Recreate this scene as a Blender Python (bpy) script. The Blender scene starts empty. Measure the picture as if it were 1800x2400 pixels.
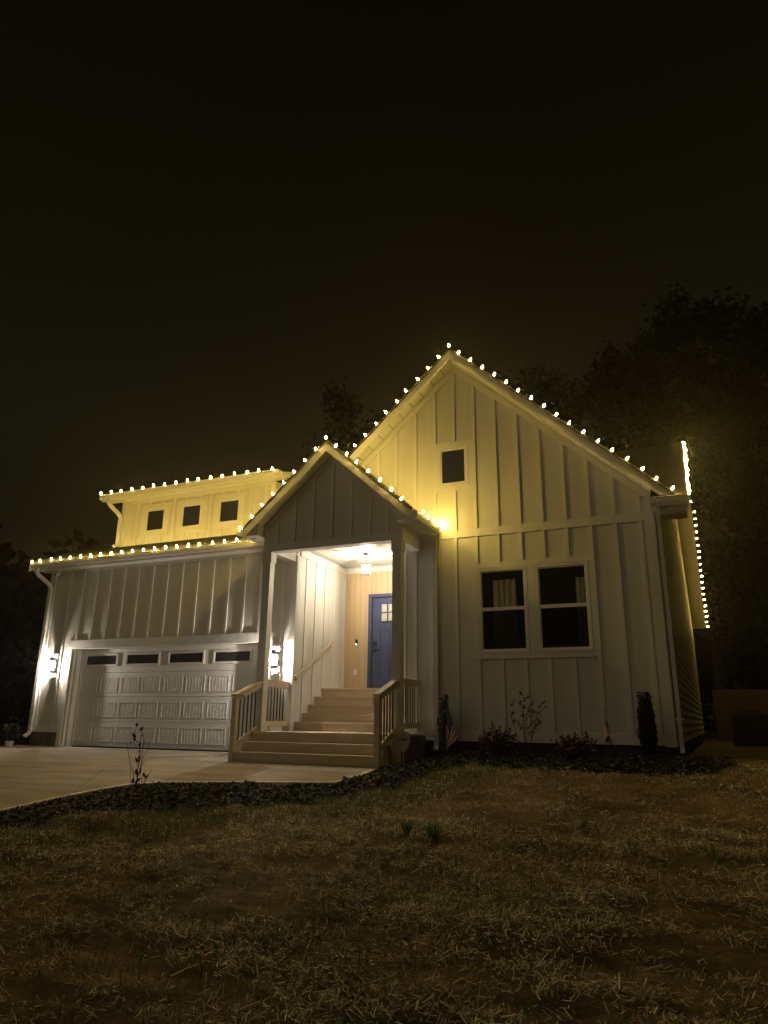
import bpy, bmesh, math, random
import numpy as np
from mathutils import Vector, Matrix

random.seed(7)
rng = np.random.default_rng(11)
SC = bpy.context.scene
C = SC.collection

# ---------------------------------------------------------------- camera, sky, exposure
cam = bpy.data.cameras.new("camera")
cam_o = bpy.data.objects.new("camera", cam)
C.objects.link(cam_o)
cam.sensor_fit = 'VERTICAL'
cam.sensor_height = 36.0
cam.lens = 1642.9 / 2400 * 36.0
cam.clip_start = 0.05
cam.clip_end = 600
CAMROT = [[0.916969, 0.103221, 0.385374], [0.398795, -0.264789, -0.87798], [0.011417, 0.958766, -0.283967]]
m4 = Matrix(CAMROT).to_4x4()
m4.translation = Vector((0.41, -12.3, 0.66))
cam_o.matrix_world = m4
SC.camera = cam_o

W = bpy.data.worlds.new("World")
SC.world = W
W.use_nodes = True
wn = W.node_tree
wn.nodes.clear()
w_out = wn.nodes.new('ShaderNodeOutputWorld')
w_bg = wn.nodes.new('ShaderNodeBackground')
w_tc = wn.nodes.new('ShaderNodeTexCoord')
w_sep = wn.nodes.new('ShaderNodeSeparateXYZ')
w_ramp = wn.nodes.new('ShaderNodeValToRGB')
wn.links.new(w_tc.outputs['Generated'], w_sep.inputs[0])
wn.links.new(w_sep.outputs['Z'], w_ramp.inputs[0])
wn.links.new(w_ramp.outputs[0], w_bg.inputs[0])
wn.links.new(w_bg.outputs[0], w_out.inputs[0])
w_nz = wn.nodes.new('ShaderNodeTexNoise'); w_nz.inputs['Scale'].default_value = 2.3; w_nz.inputs['Detail'].default_value = 3
w_ad = wn.nodes.new('ShaderNodeMath'); w_ad.operation = 'MULTIPLY_ADD'
wn.links.new(w_tc.outputs['Generated'], w_nz.inputs['Vector'])
wn.links.new(w_nz.outputs['Fac'], w_ad.inputs[0]); w_ad.inputs[1].default_value = 0.22
wn.links.new(w_sep.outputs['Z'], w_ad.inputs[2])
wn.links.new(w_ad.outputs[0], w_ramp.inputs[0])
cr = w_ramp.color_ramp
cr.elements[0].position = 0.05
cr.elements[0].color = (0.0032, 0.0025, 0.0010, 1)
cr.elements[1].position = 1.0
cr.elements[1].color = (0.0018, 0.0012, 0.0003, 1)
e = cr.elements.new(0.45); e.color = (0.0062, 0.0051, 0.0022, 1)
e = cr.elements.new(0.75); e.color = (0.0034, 0.0025, 0.0008, 1)
w_bg.inputs[1].default_value = 1.0

# soft fill added from behind the camera to lift dark fronts, no visible source
sun = bpy.data.lights.new("fill_sun", 'SUN')
sun.energy = 0.095
sun.angle = math.radians(50)
sun.color = (1.0, 0.83, 0.52)
sun_o = bpy.data.objects.new("fill_sun", sun)
C.objects.link(sun_o)
sun_o.rotation_euler = Vector((0.30, 0.80, -0.45)).to_track_quat('-Z', 'Y').to_euler()

SC.view_settings.view_transform = 'Standard'
SC.view_settings.look = 'None'
SC.view_settings.exposure = 0.5
SC.view_settings.gamma = 1.0
SC.view_settings.use_curve_mapping = False
SC.cycles.use_denoising = True
SC.cycles.max_bounces = 6
SC.cycles.diffuse_bounces = 4
SC.cycles.glossy_bounces = 3
SC.cycles.transparent_max_bounces = 12
SC.cycles.transmission_bounces = 4
SC.cycles.caustics_reflective = False
SC.cycles.caustics_refractive = False
SC.cycles.sample_clamp_indirect = 4.0
SC.cycles.use_light_tree = True

BULB_E = 370.0
LANT_E = 5800.0
PEND_E = 4000.0

# ---------------------------------------------------------------- materials
def newmat(name):
    m = bpy.data.materials.new(name)
    m.use_nodes = True
    n = m.node_tree
    n.nodes.clear()
    out = n.nodes.new('ShaderNodeOutputMaterial')
    b = n.nodes.new('ShaderNodeBsdfPrincipled')
    n.links.new(b.outputs[0], out.inputs[0])
    return m, n, b

def mat(name, col, rough=0.6, var=0.08, scale=3.0, bump=0.0, bscale=40.0, stretch=(1, 1, 1), spec=0.4,
        metal=0.0, col2=None, island=0.0, detail=4.0):
    m, n, b = newmat(name)
    tc = n.nodes.new('ShaderNodeTexCoord')
    mp = n.nodes.new('ShaderNodeMapping')
    mp.inputs['Scale'].default_value = stretch
    n.links.new(tc.outputs['Object'], mp.inputs[0])
    nz = n.nodes.new('ShaderNodeTexNoise')
    nz.inputs['Scale'].default_value = scale
    nz.inputs['Detail'].default_value = detail
    n.links.new(mp.outputs[0], nz.inputs['Vector'])
    rp = n.nodes.new('ShaderNodeValToRGB')
    a = col2 if col2 else tuple(c * (1 - var) for c in col)
    z = col if col2 else tuple(min(1, c * (1 + var)) for c in col)
    rp.color_ramp.elements[0].position = 0.3
    rp.color_ramp.elements[1].position = 0.7
    rp.color_ramp.elements[0].color = (*a, 1)
    rp.color_ramp.elements[1].color = (*z, 1)
    n.links.new(nz.outputs['Fac'], rp.inputs[0])
    src = rp.outputs[0]
    if island > 0:
        g = n.nodes.new('ShaderNodeNewGeometry')
        mr = n.nodes.new('ShaderNodeMapRange')
        mr.inputs['To Min'].default_value = 1 - island
        mr.inputs['To Max'].default_value = 1 + island
        n.links.new(g.outputs['Random Per Island'], mr.inputs['Value'])
        mx = n.nodes.new('ShaderNodeVectorMath'); mx.operation = 'SCALE'
        n.links.new(src, mx.inputs[0]); n.links.new(mr.outputs[0], mx.inputs['Scale'])
        src = mx.outputs[0]
    n.links.new(src, b.inputs['Base Color'])
    b.inputs['Roughness'].default_value = rough
    b.inputs['Specular IOR Level'].default_value = spec
    b.inputs['Metallic'].default_value = metal
    if bump > 0:
        n2 = n.nodes.new('ShaderNodeTexNoise')
        n2.inputs['Scale'].default_value = bscale
        n2.inputs['Detail'].default_value = 5
        n.links.new(mp.outputs[0], n2.inputs['Vector'])
        bp = n.nodes.new('ShaderNodeBump')
        bp.inputs['Strength'].default_value = bump
        bp.inputs['Distance'].default_value = 0.01
        n.links.new(n2.outputs['Fac'], bp.inputs['Height'])
        n.links.new(bp.outputs[0], b.inputs['Normal'])
    return m

def emit(name, col, strength):
    m, n, b = newmat(name)
    b.inputs['Base Color'].default_value = (*col, 1)
    b.inputs['Emission Color'].default_value = (*col, 1)
    b.inputs['Emission Strength'].default_value = strength
    return m

def glass(name, tint, gloss, rough=0.03):
    """thin pane: clear with a fresnel-weighted reflection; lets light through"""
    m = bpy.data.materials.new(name); m.use_nodes = True
    n = m.node_tree; n.nodes.clear()
    out = n.nodes.new('ShaderNodeOutputMaterial')
    tr = n.nodes.new('ShaderNodeBsdfTransparent'); tr.inputs[0].default_value = (*tint, 1)
    gl = n.nodes.new('ShaderNodeBsdfGlossy'); gl.inputs['Roughness'].default_value = rough
    lw = n.nodes.new('ShaderNodeLayerWeight'); lw.inputs[0].default_value = gloss
    mx = n.nodes.new('ShaderNodeMixShader')
    n.links.new(lw.outputs['Fresnel'], mx.inputs[0])
    n.links.new(tr.outputs[0], mx.inputs[1]); n.links.new(gl.outputs[0], mx.inputs[2])
    n.links.new(mx.outputs[0], out.inputs[0])
    return m

M = {}
M['siding'] = mat('siding_paint', (0.66, 0.645, 0.60), 0.62, 0.06, 2.5, 0.22, 50, (1.5, 1.5, 0.2), 0.4, detail=8)
M['trim'] = mat('trim_paint', (0.72, 0.71, 0.67), 0.5, 0.03, 3.0, 0.06, 80, (1, 1, 0.3))
M['header'] = mat('header_paint', (0.70, 0.69, 0.66), 0.5, 0.08, 30, 0.25, 45, (4, 1, 0.25))
M['vinyl'] = mat('vinyl_white', (0.74, 0.73, 0.70), 0.4, 0.02, 4.0)
M['alum'] = mat('gutter_white', (0.72, 0.71, 0.68), 0.28, 0.03, 5.0, spec=0.5)
M['gdoor'] = mat('garage_door_paint', (0.74, 0.73, 0.72), 0.45, 0.05, 8.0, 0.12, 70, (0.25, 1, 3))
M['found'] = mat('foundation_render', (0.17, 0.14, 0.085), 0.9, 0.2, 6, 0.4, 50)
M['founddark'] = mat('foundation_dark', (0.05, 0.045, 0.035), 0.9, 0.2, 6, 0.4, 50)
M['shingle'] = mat('shingles', (0.024, 0.022, 0.020), 0.95, 0.3, 14, 0.6, 90, island=0.25)
M['drip'] = mat('drip_edge_dark', (0.03, 0.028, 0.025), 0.6)
M['tread'] = mat('treated_pine', (0.66, 0.56, 0.41), 0.65, 0.1, 4, 0.25, 30, (0.4, 3, 3), col2=(0.54, 0.44, 0.305))
M['plank'] = mat('stained_plank', (0.60, 0.46, 0.285), 0.5, 0.1, 3, 0.2, 30, (4, 4, 0.3), col2=(0.54, 0.405, 0.245))
M['door'] = mat('blue_door_paint', (0.052, 0.068, 0.155), 0.4, 0.05, 3)
M['blackmetal'] = mat('black_metal', (0.015, 0.015, 0.015), 0.45, 0.1, 5)
M['bronze'] = mat('dark_bronze', (0.05, 0.03, 0.022), 0.4, 0.1, 5, metal=0.6)
M['darkglass'] = mat('dark_pane', (0.012, 0.012, 0.012), 0.08, 0.1, 2, spec=0.6)
M['greyglass'] = mat('grey_pane', (0.035, 0.033, 0.032), 0.12, 0.1, 2, spec=0.6)
M['pane'] = glass('window_pane', (0.9, 0.9, 0.86), 0.12)
M['screen'] = glass('screened_pane', (0.45, 0.45, 0.42), 0.10)
def frosted(name, k):
    m = bpy.data.materials.new(name); m.use_nodes = True
    n = m.node_tree; n.nodes.clear()
    out = n.nodes.new('ShaderNodeOutputMaterial')
    tr = n.nodes.new('ShaderNodeBsdfTransparent'); tl = n.nodes.new('ShaderNodeBsdfTranslucent')
    tl.inputs[0].default_value = (0.9, 0.9, 0.9, 1)
    mx = n.nodes.new('ShaderNodeMixShader'); mx.inputs[0].default_value = k
    n.links.new(tr.outputs[0], mx.inputs[1]); n.links.new(tl.outputs[0], mx.inputs[2]); n.links.new(mx.outputs[0], out.inputs[0])
    return m
M['lampglass'] = frosted('seeded_lamp_glass', 0.05)
M['curtain'] = mat('curtain_cloth', (0.80, 0.74, 0.50), 0.9, 0.05, 8)
M['sheer'] = mat('sheer_cloth', (0.55, 0.56, 0.50), 0.9, 0.05, 8)
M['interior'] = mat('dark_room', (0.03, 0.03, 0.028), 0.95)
M['concrete'] = mat('concrete', (0.44, 0.385, 0.31), 0.85, 0.15, 0.9, 0.7, 60, (1, 3.4, 1), col2=(0.25, 0.21, 0.16), detail=10)
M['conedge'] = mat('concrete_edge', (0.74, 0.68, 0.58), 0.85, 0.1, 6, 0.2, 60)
M['mulchbase'] = mat('mulch_base', (0.022, 0.022, 0.018), 0.95, 0.3, 20, 0.9, 60)
M['mulch'] = mat('mulch_chips', (0.045, 0.045, 0.038), 0.85, 0.4, 9, island=0.7)
M['soil'] = mat('lawn_soil', (0.23, 0.15, 0.09), 0.95, 0.3, 1.3, 1.0, 60, col2=(0.045, 0.034, 0.02), detail=9)
M['straw'] = mat('straw', (0.78, 0.71, 0.58), 0.7, 0.25, 0.9, island=0.85, col2=(0.40, 0.32, 0.22))
M['grass'] = mat('grass_blades', (0.17, 0.28, 0.09), 0.7, 0.3, 1.5, island=0.45)
M['weed'] = mat('weed_leaf', (0.26, 0.31, 0.11), 0.6, 0.25, 30, island=0.3)
M['farground'] = mat('far_ground', (0.05, 0.042, 0.025), 0.95, 0.3, 0.3)
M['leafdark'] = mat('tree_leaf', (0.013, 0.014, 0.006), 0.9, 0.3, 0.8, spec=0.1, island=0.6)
M['bark'] = mat('bark', (0.06, 0.045, 0.03), 0.9, 0.3, 6, 0.6, 20)
M['evergreen'] = mat('evergreen_leaf', (0.022, 0.026, 0.012), 0.7, 0.3, 8, island=0.5)
M['variegated'] = mat('variegated_leaf', (0.09, 0.12, 0.065), 0.6, 0.3, 30, island=0.6)
M['burgundy'] = mat('burgundy_leaf', (0.085, 0.045, 0.032), 0.7, 0.3, 20, island=0.6)
M['sapleaf'] = mat('sapling_leaf', (0.16, 0.16, 0.075), 0.6, 0.3, 20, island=0.6)
M['twig'] = mat('twig_bark', (0.09, 0.062, 0.04), 0.85, 0.2, 20)
M['twigleaf'] = mat('dry_leaf', (0.05, 0.025, 0.018), 0.8, 0.2, 20)
M['signface'] = mat('sign_face', (0.40, 0.35, 0.27), 0.5, 0.04, 6)
M['signink'] = mat('sign_ink', (0.02, 0.018, 0.015), 0.5)
M['fence'] = mat('fence_board', (0.045, 0.03, 0.016), 0.85, 0.2, 6, 0.4, 30, (4, 4, 0.4), island=0.2)
M['binplastic'] = mat('dark_plastic', (0.012, 0.012, 0.013), 0.6)
M['wire'] = mat('green_wire', (0.012, 0.02, 0.012), 0.6)
M['socket'] = mat('bulb_socket', (0.02, 0.03, 0.02), 0.5)
M['bulb'] = emit('warm_bulb', (1.0, 0.67, 0.135), BULB_E)
M['lantbulb'] = emit('lantern_bulb', (1.0, 0.87, 0.72), LANT_E)
M['pendbulb'] = emit('pendant_bulb', (1.0, 0.84, 0.62), PEND_E)
M['led'] = emit('doorbell_led', (0.55, 1.0, 0.7), 3.0)
M['whiteplastic'] = mat('white_plastic', (0.75, 0.74, 0.72), 0.4)

# ---------------------------------------------------------------- mesh helpers
class MB:
    def __init__(s):
        s.v = []; s.f = []
    def add(s, vs, fs):
        o = len(s.v)
        s.v += [tuple(p) for p in vs]
        s.f += [tuple(i + o for i in q) for q in fs]
        return s
    def box(s, x0, x1, y0, y1, z0, z1):
        if x0 > x1: x0, x1 = x1, x0
        if y0 > y1: y0, y1 = y1, y0
        if z0 > z1: z0, z1 = z1, z0
        v = [(x0,y0,z0),(x1,y0,z0),(x1,y1,z0),(x0,y1,z0),(x0,y0,z1),(x1,y0,z1),(x1,y1,z1),(x0,y1,z1)]
        return s.add(v, [(0,3,2,1),(4,5,6,7),(0,1,5,4),(1,2,6,5),(2,3,7,6),(3,0,4,7)])
    def hexa(s, v):
        return s.add(v, [(0,3,2,1),(4,5,6,7),(0,1,5,4),(1,2,6,5),(2,3,7,6),(3,0,4,7)])
    def prism(s, pts, d, axis='Y'):
        """polygon given in two coordinates, extruded d=(a,b) along the third axis"""
        n = len(pts); vs = []
        for t in d:
            for (a, b) in pts:
                vs.append({'Y': (a, t, b), 'X': (t, a, b), 'Z': (a, b, t)}[axis])
        fs = [tuple(range(n))[::-1], tuple(range(n, 2*n))]
        fs += [(i, (i+1) % n, n+(i+1) % n, n+i) for i in range(n)]
        return s.add(vs, fs)
    def tube(s, pts, r, n=8, cap=True):
        """round tube along points; r may be a list"""
        pts = [Vector(p) for p in pts]
        if not isinstance(r, (list, tuple)): r = [r]*len(pts)
        vs = []; up = None
        for i, p in enumerate(pts):
            t = (pts[min(i+1, len(pts)-1)] - pts[max(i-1, 0)]).normalized()
            if up is None:
                up = Vector((0,0,1)) if abs(t.z) < 0.9 else Vector((1,0,0))
            a = t.cross(up).normalized(); b = a.cross(t).normalized(); up = b
            for k in range(n):
                g = 2*math.pi*k/n
                vs.append(p + (a*math.cos(g) + b*math.sin(g))*r[i])
        fs = []
        for i in range(len(pts)-1):
            for k in range(n):
                fs.append((i*n+k, i*n+(k+1) % n, (i+1)*n+(k+1) % n, (i+1)*n+k))
        if cap:
            fs.append(tuple(range(n))[::-1]); fs.append(tuple(range((len(pts)-1)*n, len(pts)*n)))
        return s.add(vs, fs)
    def ribbon(s, pts, w, d, side):
        """rectangular duct along points; side = fixed width direction"""
        pts = [Vector(p) for p in pts]; side = Vector(side).normalized(); vs = []
        for i, p in enumerate(pts):
            t = (pts[min(i+1, len(pts)-1)] - pts[max(i-1, 0)]).normalized()
            b = t.cross(side).normalized()
            for (i1, i2) in ((-1,-1),(1,-1),(1,1),(-1,1)):
                vs.append(p + side*(w/2*i1) + b*(d/2*i2))
        fs = [(3,2,1,0), tuple(range(4*len(pts)-4, 4*len(pts)))]
        for i in range(len(pts)-1):
            for k in range(4):
                fs.append((i*4+k, i*4+(k+1) % 4, i*4+4+(k+1) % 4, i*4+4+k))
        return s.add(vs, fs)
    def lathe(s, prof, c=(0,0,0), n=12):
        vs = []; c = Vector(c)
        for (r, z) in prof:
            for k in range(n):
                g = 2*math.pi*k/n
                vs.append(c + Vector((r*math.cos(g), r*math.sin(g), z)))
        fs = []
        for i in range(len(prof)-1):
            for k in range(n):
                fs.append((i*n+k, i*n+(k+1) % n, (i+1)*n+(k+1) % n, (i+1)*n+k))
        fs.append(tuple(range(n))[::-1]); fs.append(tuple(range((len(prof)-1)*n, len(prof)*n)))
        return s.add(vs, fs)
    def mesh(s, name, m, smooth=False):
        me = bpy.data.meshes.new(name)
        me.from_pydata(s.v, [], s.f)
        bm = bmesh.new(); bm.from_mesh(me)
        bmesh.ops.recalc_face_normals(bm, faces=bm.faces)
        bm.to_mesh(me); bm.free()
        me.materials.append(m)
        if smooth:
            me.polygons.foreach_set('use_smooth', [True]*len(me.polygons))
        me.update()
        return me
    def build(s, name, m, parent=None, smooth=False, loc=None, kind=None):
        return link(name, s.mesh(name, m, smooth), parent, loc, kind)

def link(name, me, parent=None, loc=None, kind=None):
    o = bpy.data.objects.new(name, me)
    C.objects.link(o)
    if parent is not None: o.parent = parent
    if loc is not None: o.location = loc
    if kind: o['kind'] = kind
    return o

def thing(name, label, cat, loc=(0,0,0), group=None, rz=0):
    o = bpy.data.objects.new(name, None)
    o.empty_display_size = 0.2
    C.objects.link(o); o.location = loc; o.rotation_euler = (0, 0, rz)
    o['label'] = label; o['category'] = cat
    if group: o['group'] = group
    return o

def copy_tree(o, parent=None):
    c = o.copy(); C.objects.link(c)
    if parent is not None: c.parent = parent
    for ch in list(o.children): copy_tree(ch, c)
    return c

def quads_mesh(name, P, m):
    """P: (n,4,3) array of loose quads"""
    n = len(P)
    me = bpy.data.meshes.new(name)
    me.vertices.add(n*4); me.loops.add(n*4); me.polygons.add(n)
    me.vertices.foreach_set('co', P.reshape(-1).astype(np.float32))
    me.loops.foreach_set('vertex_index', np.arange(n*4, dtype=np.int32))
    me.polygons.foreach_set('loop_start', np.arange(0, n*4, 4, dtype=np.int32))
    me.polygons.foreach_set('loop_total', np.full(n, 4, dtype=np.int32))
    me.materials.append(m)
    me.update(calc_edges=True)
    return me

def box_part(name, m, parent, *a, **k):
    return MB().box(*a).build(name, m, parent, **k)

# ---------------------------------------------------------------- terrain
def ss(a, b, x):
    t = np.clip((np.asarray(x, float) - a)/(b - a), 0, 1)
    return t*t*(3 - 2*t)
def zbase(Y):
    Y = np.asarray(Y, float)
    return np.where(Y > 0, 0.0, np.where(Y > -1.7, 0.05*Y/1.7, -0.05 + 0.08*(Y + 1.7)))
def zg(X, Y):
    return zbase(Y) + 0.17*ss(-4.5, -3.0, X)*ss(-4.5, -0.5, Y)
BW = []
for k_ in range(26):
    wl_ = 0.11*(1.12**k_)
    a_ = random.uniform(0, math.pi)
    BW.append((2*math.pi/wl_*math.cos(a_)*0.7, 2*math.pi/wl_*math.sin(a_), random.uniform(0, 6.28), 0.0034*min(1.6, (wl_/0.3)**0.35)))
def bumps(X, Y):
    r = 0
    for kx, ky, p, am in BW: r = r + am*np.sin(kx*np.asarray(X) + ky*np.asarray(Y) + p)
    return r
def zl(X, Y):
    return zg(X, Y) - 0.06 + bumps(X, Y)

def grid_mesh(name, xs, ys, zf, m, mask=None):
    X, Y = np.meshgrid(xs, ys)
    Z = zf(X, Y)
    nx = len(xs); ny = len(ys)
    co = np.stack([X, Y, Z], -1).reshape(-1, 3)
    i = np.arange(nx*ny).reshape(ny, nx)
    q = np.stack([i[:-1,:-1], i[:-1,1:], i[1:,1:], i[1:,:-1]], -1).reshape(-1, 4)
    if mask is not None:
        cx = (X[:-1,:-1] + X[1:,1:]).reshape(-1)/2; cy = (Y[:-1,:-1] + Y[1:,1:]).reshape(-1)/2
        q = q[mask(cx, cy)]
        used, inv = np.unique(q, return_inverse=True)
        co = co[used]; q = inv.reshape(-1, 4)
    me = bpy.data.meshes.new(name)
    me.vertices.add(len(co)); me.loops.add(len(q)*4); me.polygons.add(len(q))
    me.vertices.foreach_set('co', co.reshape(-1).astype(np.float32))
    me.loops.foreach_set('vertex_index', q.reshape(-1).astype(np.int32))
    me.polygons.foreach_set('loop_start', np.arange(0, len(q)*4, 4, dtype=np.int32))
    me.polygons.foreach_set('loop_total', np.full(len(q), 4, dtype=np.int32))
    me.polygons.foreach_set('use_smooth', np.ones(len(q), dtype=bool))
    me.materials.append(m)
    me.update(calc_edges=True)
    return me

def in_poly(poly, x, y):
    x = np.asarray(x); y = np.asarray(y)
    r = np.zeros(x.shape, bool)
    n = len(poly)
    for i in range(n):
        x1, y1 = poly[i]; x2, y2 = poly[(i+1) % n]
        c = ((y1 > y) != (y2 > y)) & (x < (x2-x1)*(y-y1)/((y2-y1) if y2 != y1 else 1e-9) + x1)
        r ^= c
    return r

CONC = [(-14.6, 0.3), (-14.6, -14), (-7.1, -14), (-7.13, -5.2), (-7.1, -4.7), (-6.98, -4.15), (-6.65, -3.88),
        (-5.69, -3.58), (-4.26, -3.2), (-4.19, -2.5), (-4.26, -1.55), (-4.2, -1.2), (-4.2, 0.3)]
MULCH = [(-6.9, -9.5), (-7.13, -9.5), (-7.13, -5.2), (-7.1, -4.7), (-6.98, -4.15), (-6.65, -3.88), (-5.69, -3.58),
         (-4.26, -3.2), (-4.19, -2.5), (-4.26, -1.55), (-4.2, -1.2), (-4.2, 0.1), (0.75, 0.1), (0.8, -0.7), (0.55, -1.3), (0.1, -1.75), (-0.4, -1.85),
         (-1.37, -1.78), (-2.76, -1.62), (-3.15, -2.2), (-3.40, -3.35), (-3.73, -3.95), (-4.22, -4.65), (-5.2, -5.15), (-5.69, -5.4),
         (-6.17, -5.95), (-6.3, -6.8), (-6.5, -8)]

link('ground', grid_mesh('ground', np.linspace(-90, 90, 91), np.linspace(-60, 120, 91),
     lambda X, Y: zg(X, np.maximum(Y, -30)) - 0.16, M['farground']), kind='structure')
link('lawn', grid_mesh('lawn', np.arange(-13, 8.01, 0.04), np.arange(-12.6, 0.81, 0.04), zl, M['soil'],
     lambda x, y: ~in_poly([(-14.4, 0.2), (-14.4, -14), (-7.3, -14), (-7.3, -5), (-7.0, -3.7), (-4.5, -3.0), (-4.5, 0.2)], x, y)),
     kind='structure')

# mulch bed
mulch_o = link('mulch_bed', grid_mesh('mulch_bed', np.arange(-7.3, 1.6, 0.05), np.arange(-9.6, 0.2, 0.05),
     lambda X, Y: zl(X, Y) + 0.022 + 0.012*np.sin(19*X + 7*Y)*np.sin(23*Y), M['mulchbase'], lambda x, y: in_poly(MULCH, x, y)), kind='structure')
def scatter(n, x0, x1, y0, y1, maskf):
    x = rng.uniform(x0, x1, n); y = rng.uniform(y0, y1, n)
    k = maskf(x, y)
    return x[k], y[k]
def flat_bits(x, y, z, L, Wd, tilt, curve=0.0):
    n = len(x)
    a = rng.uniform(0, 2*np.pi, n); t = rng.normal(0, tilt, n)
    d = np.stack([np.cos(a)*np.cos(t), np.sin(a)*np.cos(t), np.sin(t)], -1)
    r = rng.normal(0, 0.5, n)
    s = np.stack([-np.sin(a)*np.cos(r), np.cos(a)*np.cos(r), np.sin(r)], -1)
    c = np.stack([x, y, z], -1)
    L = L[:, None]; Wd = Wd[:, None]
    return np.stack([c - d*L/2 - s*Wd/2, c + d*L/2 - s*Wd/2, c + d*L/2 + s*Wd/2, c - d*L/2 + s*Wd/2], 1)
mx_, my_ = scatter(66000, -7.2, 1.5, -8.5, 0.1, lambda x, y: in_poly(MULCH, x, y))
n_ = len(mx_)
P = flat_bits(mx_, my_, zl(mx_, my_) + 0.035 + rng.uniform(0, 0.02, n_), rng.uniform(0.03, 0.09, n_), rng.uniform(0.012, 0.03, n_), 0.35)
link('mulch_chips', quads_mesh('mulch_chips', P, M['mulch']), kind='stuff')

# straw and grass on the lawn
def lawn_mask(x, y):
    return ~in_poly(CONC, x, y) & ~in_poly(MULCH, x, y) & (y < -0.1)
def blobs(x, y):
    return (np.sin(1.3*x + 0.7*y + 2) + np.sin(0.9*y - 1.7*x) + np.sin(2.9*x + 1.1) * np.sin(2.3*y + 0.5)) / 3
def near_pts(n, y0, y1, dens):
    """points inside the camera's wedge, plus a margin"""
    y = rng.uniform(y0, y1, n); x = rng.uniform(-9, 4.5, n)
    d = y + 12.3
    k = (x > 0.41 - d*1.35 - 3.0) & (x < 0.41 + d*0.22 + 2.5) & lawn_mask(x, y)
    return x[k], y[k]
xs, ys = [], []
for (n, a, b) in ((130000, -10.2, -6.8), (90000, -6.8, -4.5), (60000, -4.5, -0.2)):
    x, y = near_pts(n, a, b, 1); xs.append(x); ys.append(y)
x = np.concatenate(xs); y = np.concatenate(ys); n_ = len(x)
fine_b = np.sin(4.1*x + 5.7*y) * np.sin(6.3*y - 2.9*x + 1) + 0.6*np.sin(9.7*y + 3*np.sin(2.1*x)) + 45*bumps(x, y)
keep = rng.uniform(0, 1, n_) < np.clip(0.55 + 0.45*blobs(x, y) + 0.38*fine_b, 0.04, 1)
x = x[keep]; y = y[keep]; n_ = len(x)
P = flat_bits(x, y, zl(x, y) + 0.012 + rng.uniform(0, 0.03, n_), rng.gamma(2.2, 0.015, n_) + 0.014, rng.uniform(0.0025, 0.0065, n_), 0.5)
link('straw', quads_mesh('straw', P, M['straw']), kind='stuff')
# standing grass blades
x, y = near_pts(240000, -10.2, -0.5, 1)
edge = np.zeros(len(x))
for px, py in MULCH[12:]:
    edge = np.maximum(edge, np.exp(-((x-px)**2 + (y-py)**2)/0.35))
g = np.clip(0.10 + 0.75*blobs(x*0.8 + 4, y*0.9) + 0.40*ss(-3.0, -6.0, x)*ss(-4, -6, y) + 0.8*edge, 0.03, 1)
k = rng.uniform(0, 1, len(x)) < g*0.8*(0.3 + 0.7*ss(-0.5, -3.5, x))
x = x[k]; y = y[k]; n_ = len(x)
h = rng.uniform(0.025, 0.085, n_)*(1 + 0.6*rng.uniform(0, 1, n_)**4)
a = rng.uniform(0, 2*np.pi, n_); ln = rng.uniform(0.0, 0.05, n_)
b0 = np.stack([x, y, zl(x, y)], -1)
s = np.stack([np.cos(a), np.sin(a), 0*a], -1)*rng.uniform(0.002, 0.004, n_)[:, None]
top = b0 + np.stack([-np.sin(a)*ln, np.cos(a)*ln, h], -1)
P = np.stack([b0 - s, b0 + s, top + s*0.2, top - s*0.2], 1)
link('grass', quads_mesh('grass', P, M['grass']), kind='stuff')

# concrete: separate cast slabs with open joints
def inset(poly, d):
    n = len(poly); out = []
    A = sum(poly[i][0]*poly[(i+1) % n][1] - poly[(i+1) % n][0]*poly[i][1] for i in range(n))
    sg = 1 if A > 0 else -1
    for i in range(n):
        p0 = Vector(poly[i-1]); p1 = Vector(poly[i]); p2 = Vector(poly[(i+1) % n])
        e1 = (p1-p0).normalized(); e2 = (p2-p1).normalized()
        n1 = Vector((-e1.y, e1.x))*sg; n2 = Vector((-e2.y, e2.x))*sg
        bis = (n1+n2)
        bis = bis/ max(0.3, bis.length_squared/2) if bis.length > 1e-6 else n1
        out.append(tuple(p1 + bis*d))
    return out
def slab_mesh(name, poly, m, lift=0.0, thick=0.14):
    bm = bmesh.new()
    vs = [bm.verts.new((p[0], p[1], 0)) for p in poly]
    bm.faces.new(vs)
    for yc in (-0.85, -1.7, -5.0):
        bmesh.ops.bisect_plane(bm, geom=bm.verts[:] + bm.edges[:] + bm.faces[:], plane_co=(0, yc, 0), plane_no=(0, 1, 0))
    bmesh.ops.triangulate(bm, faces=bm.faces[:])
    r = bmesh.ops.extrude_face_region(bm, geom=bm.faces[:])
    topv = [g for g in r['geom'] if isinstance(g, bmesh.types.BMVert)]
    tset = set(topv)
    for v in bm.verts:
        z = float(zbase(v.co.y))
        v.co.z = z + lift if v in tset else z - thick
    bmesh.ops.recalc_face_normals(bm, faces=bm.faces[:])
    me = bpy.data.meshes.new(name); bm.to_mesh(me); bm.free()
    me.materials.append(m)
    return me
drive = link('driveway', slab_mesh('driveway', inset([(-14.4, 0.05), (-14.4, -13.5), (-7.2, -13.5), (-7.4, -4.9), (-7.3, -1.3), (-7.3, 0.05)], 0.05), M['found'], -0.05), kind='structure')
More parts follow.
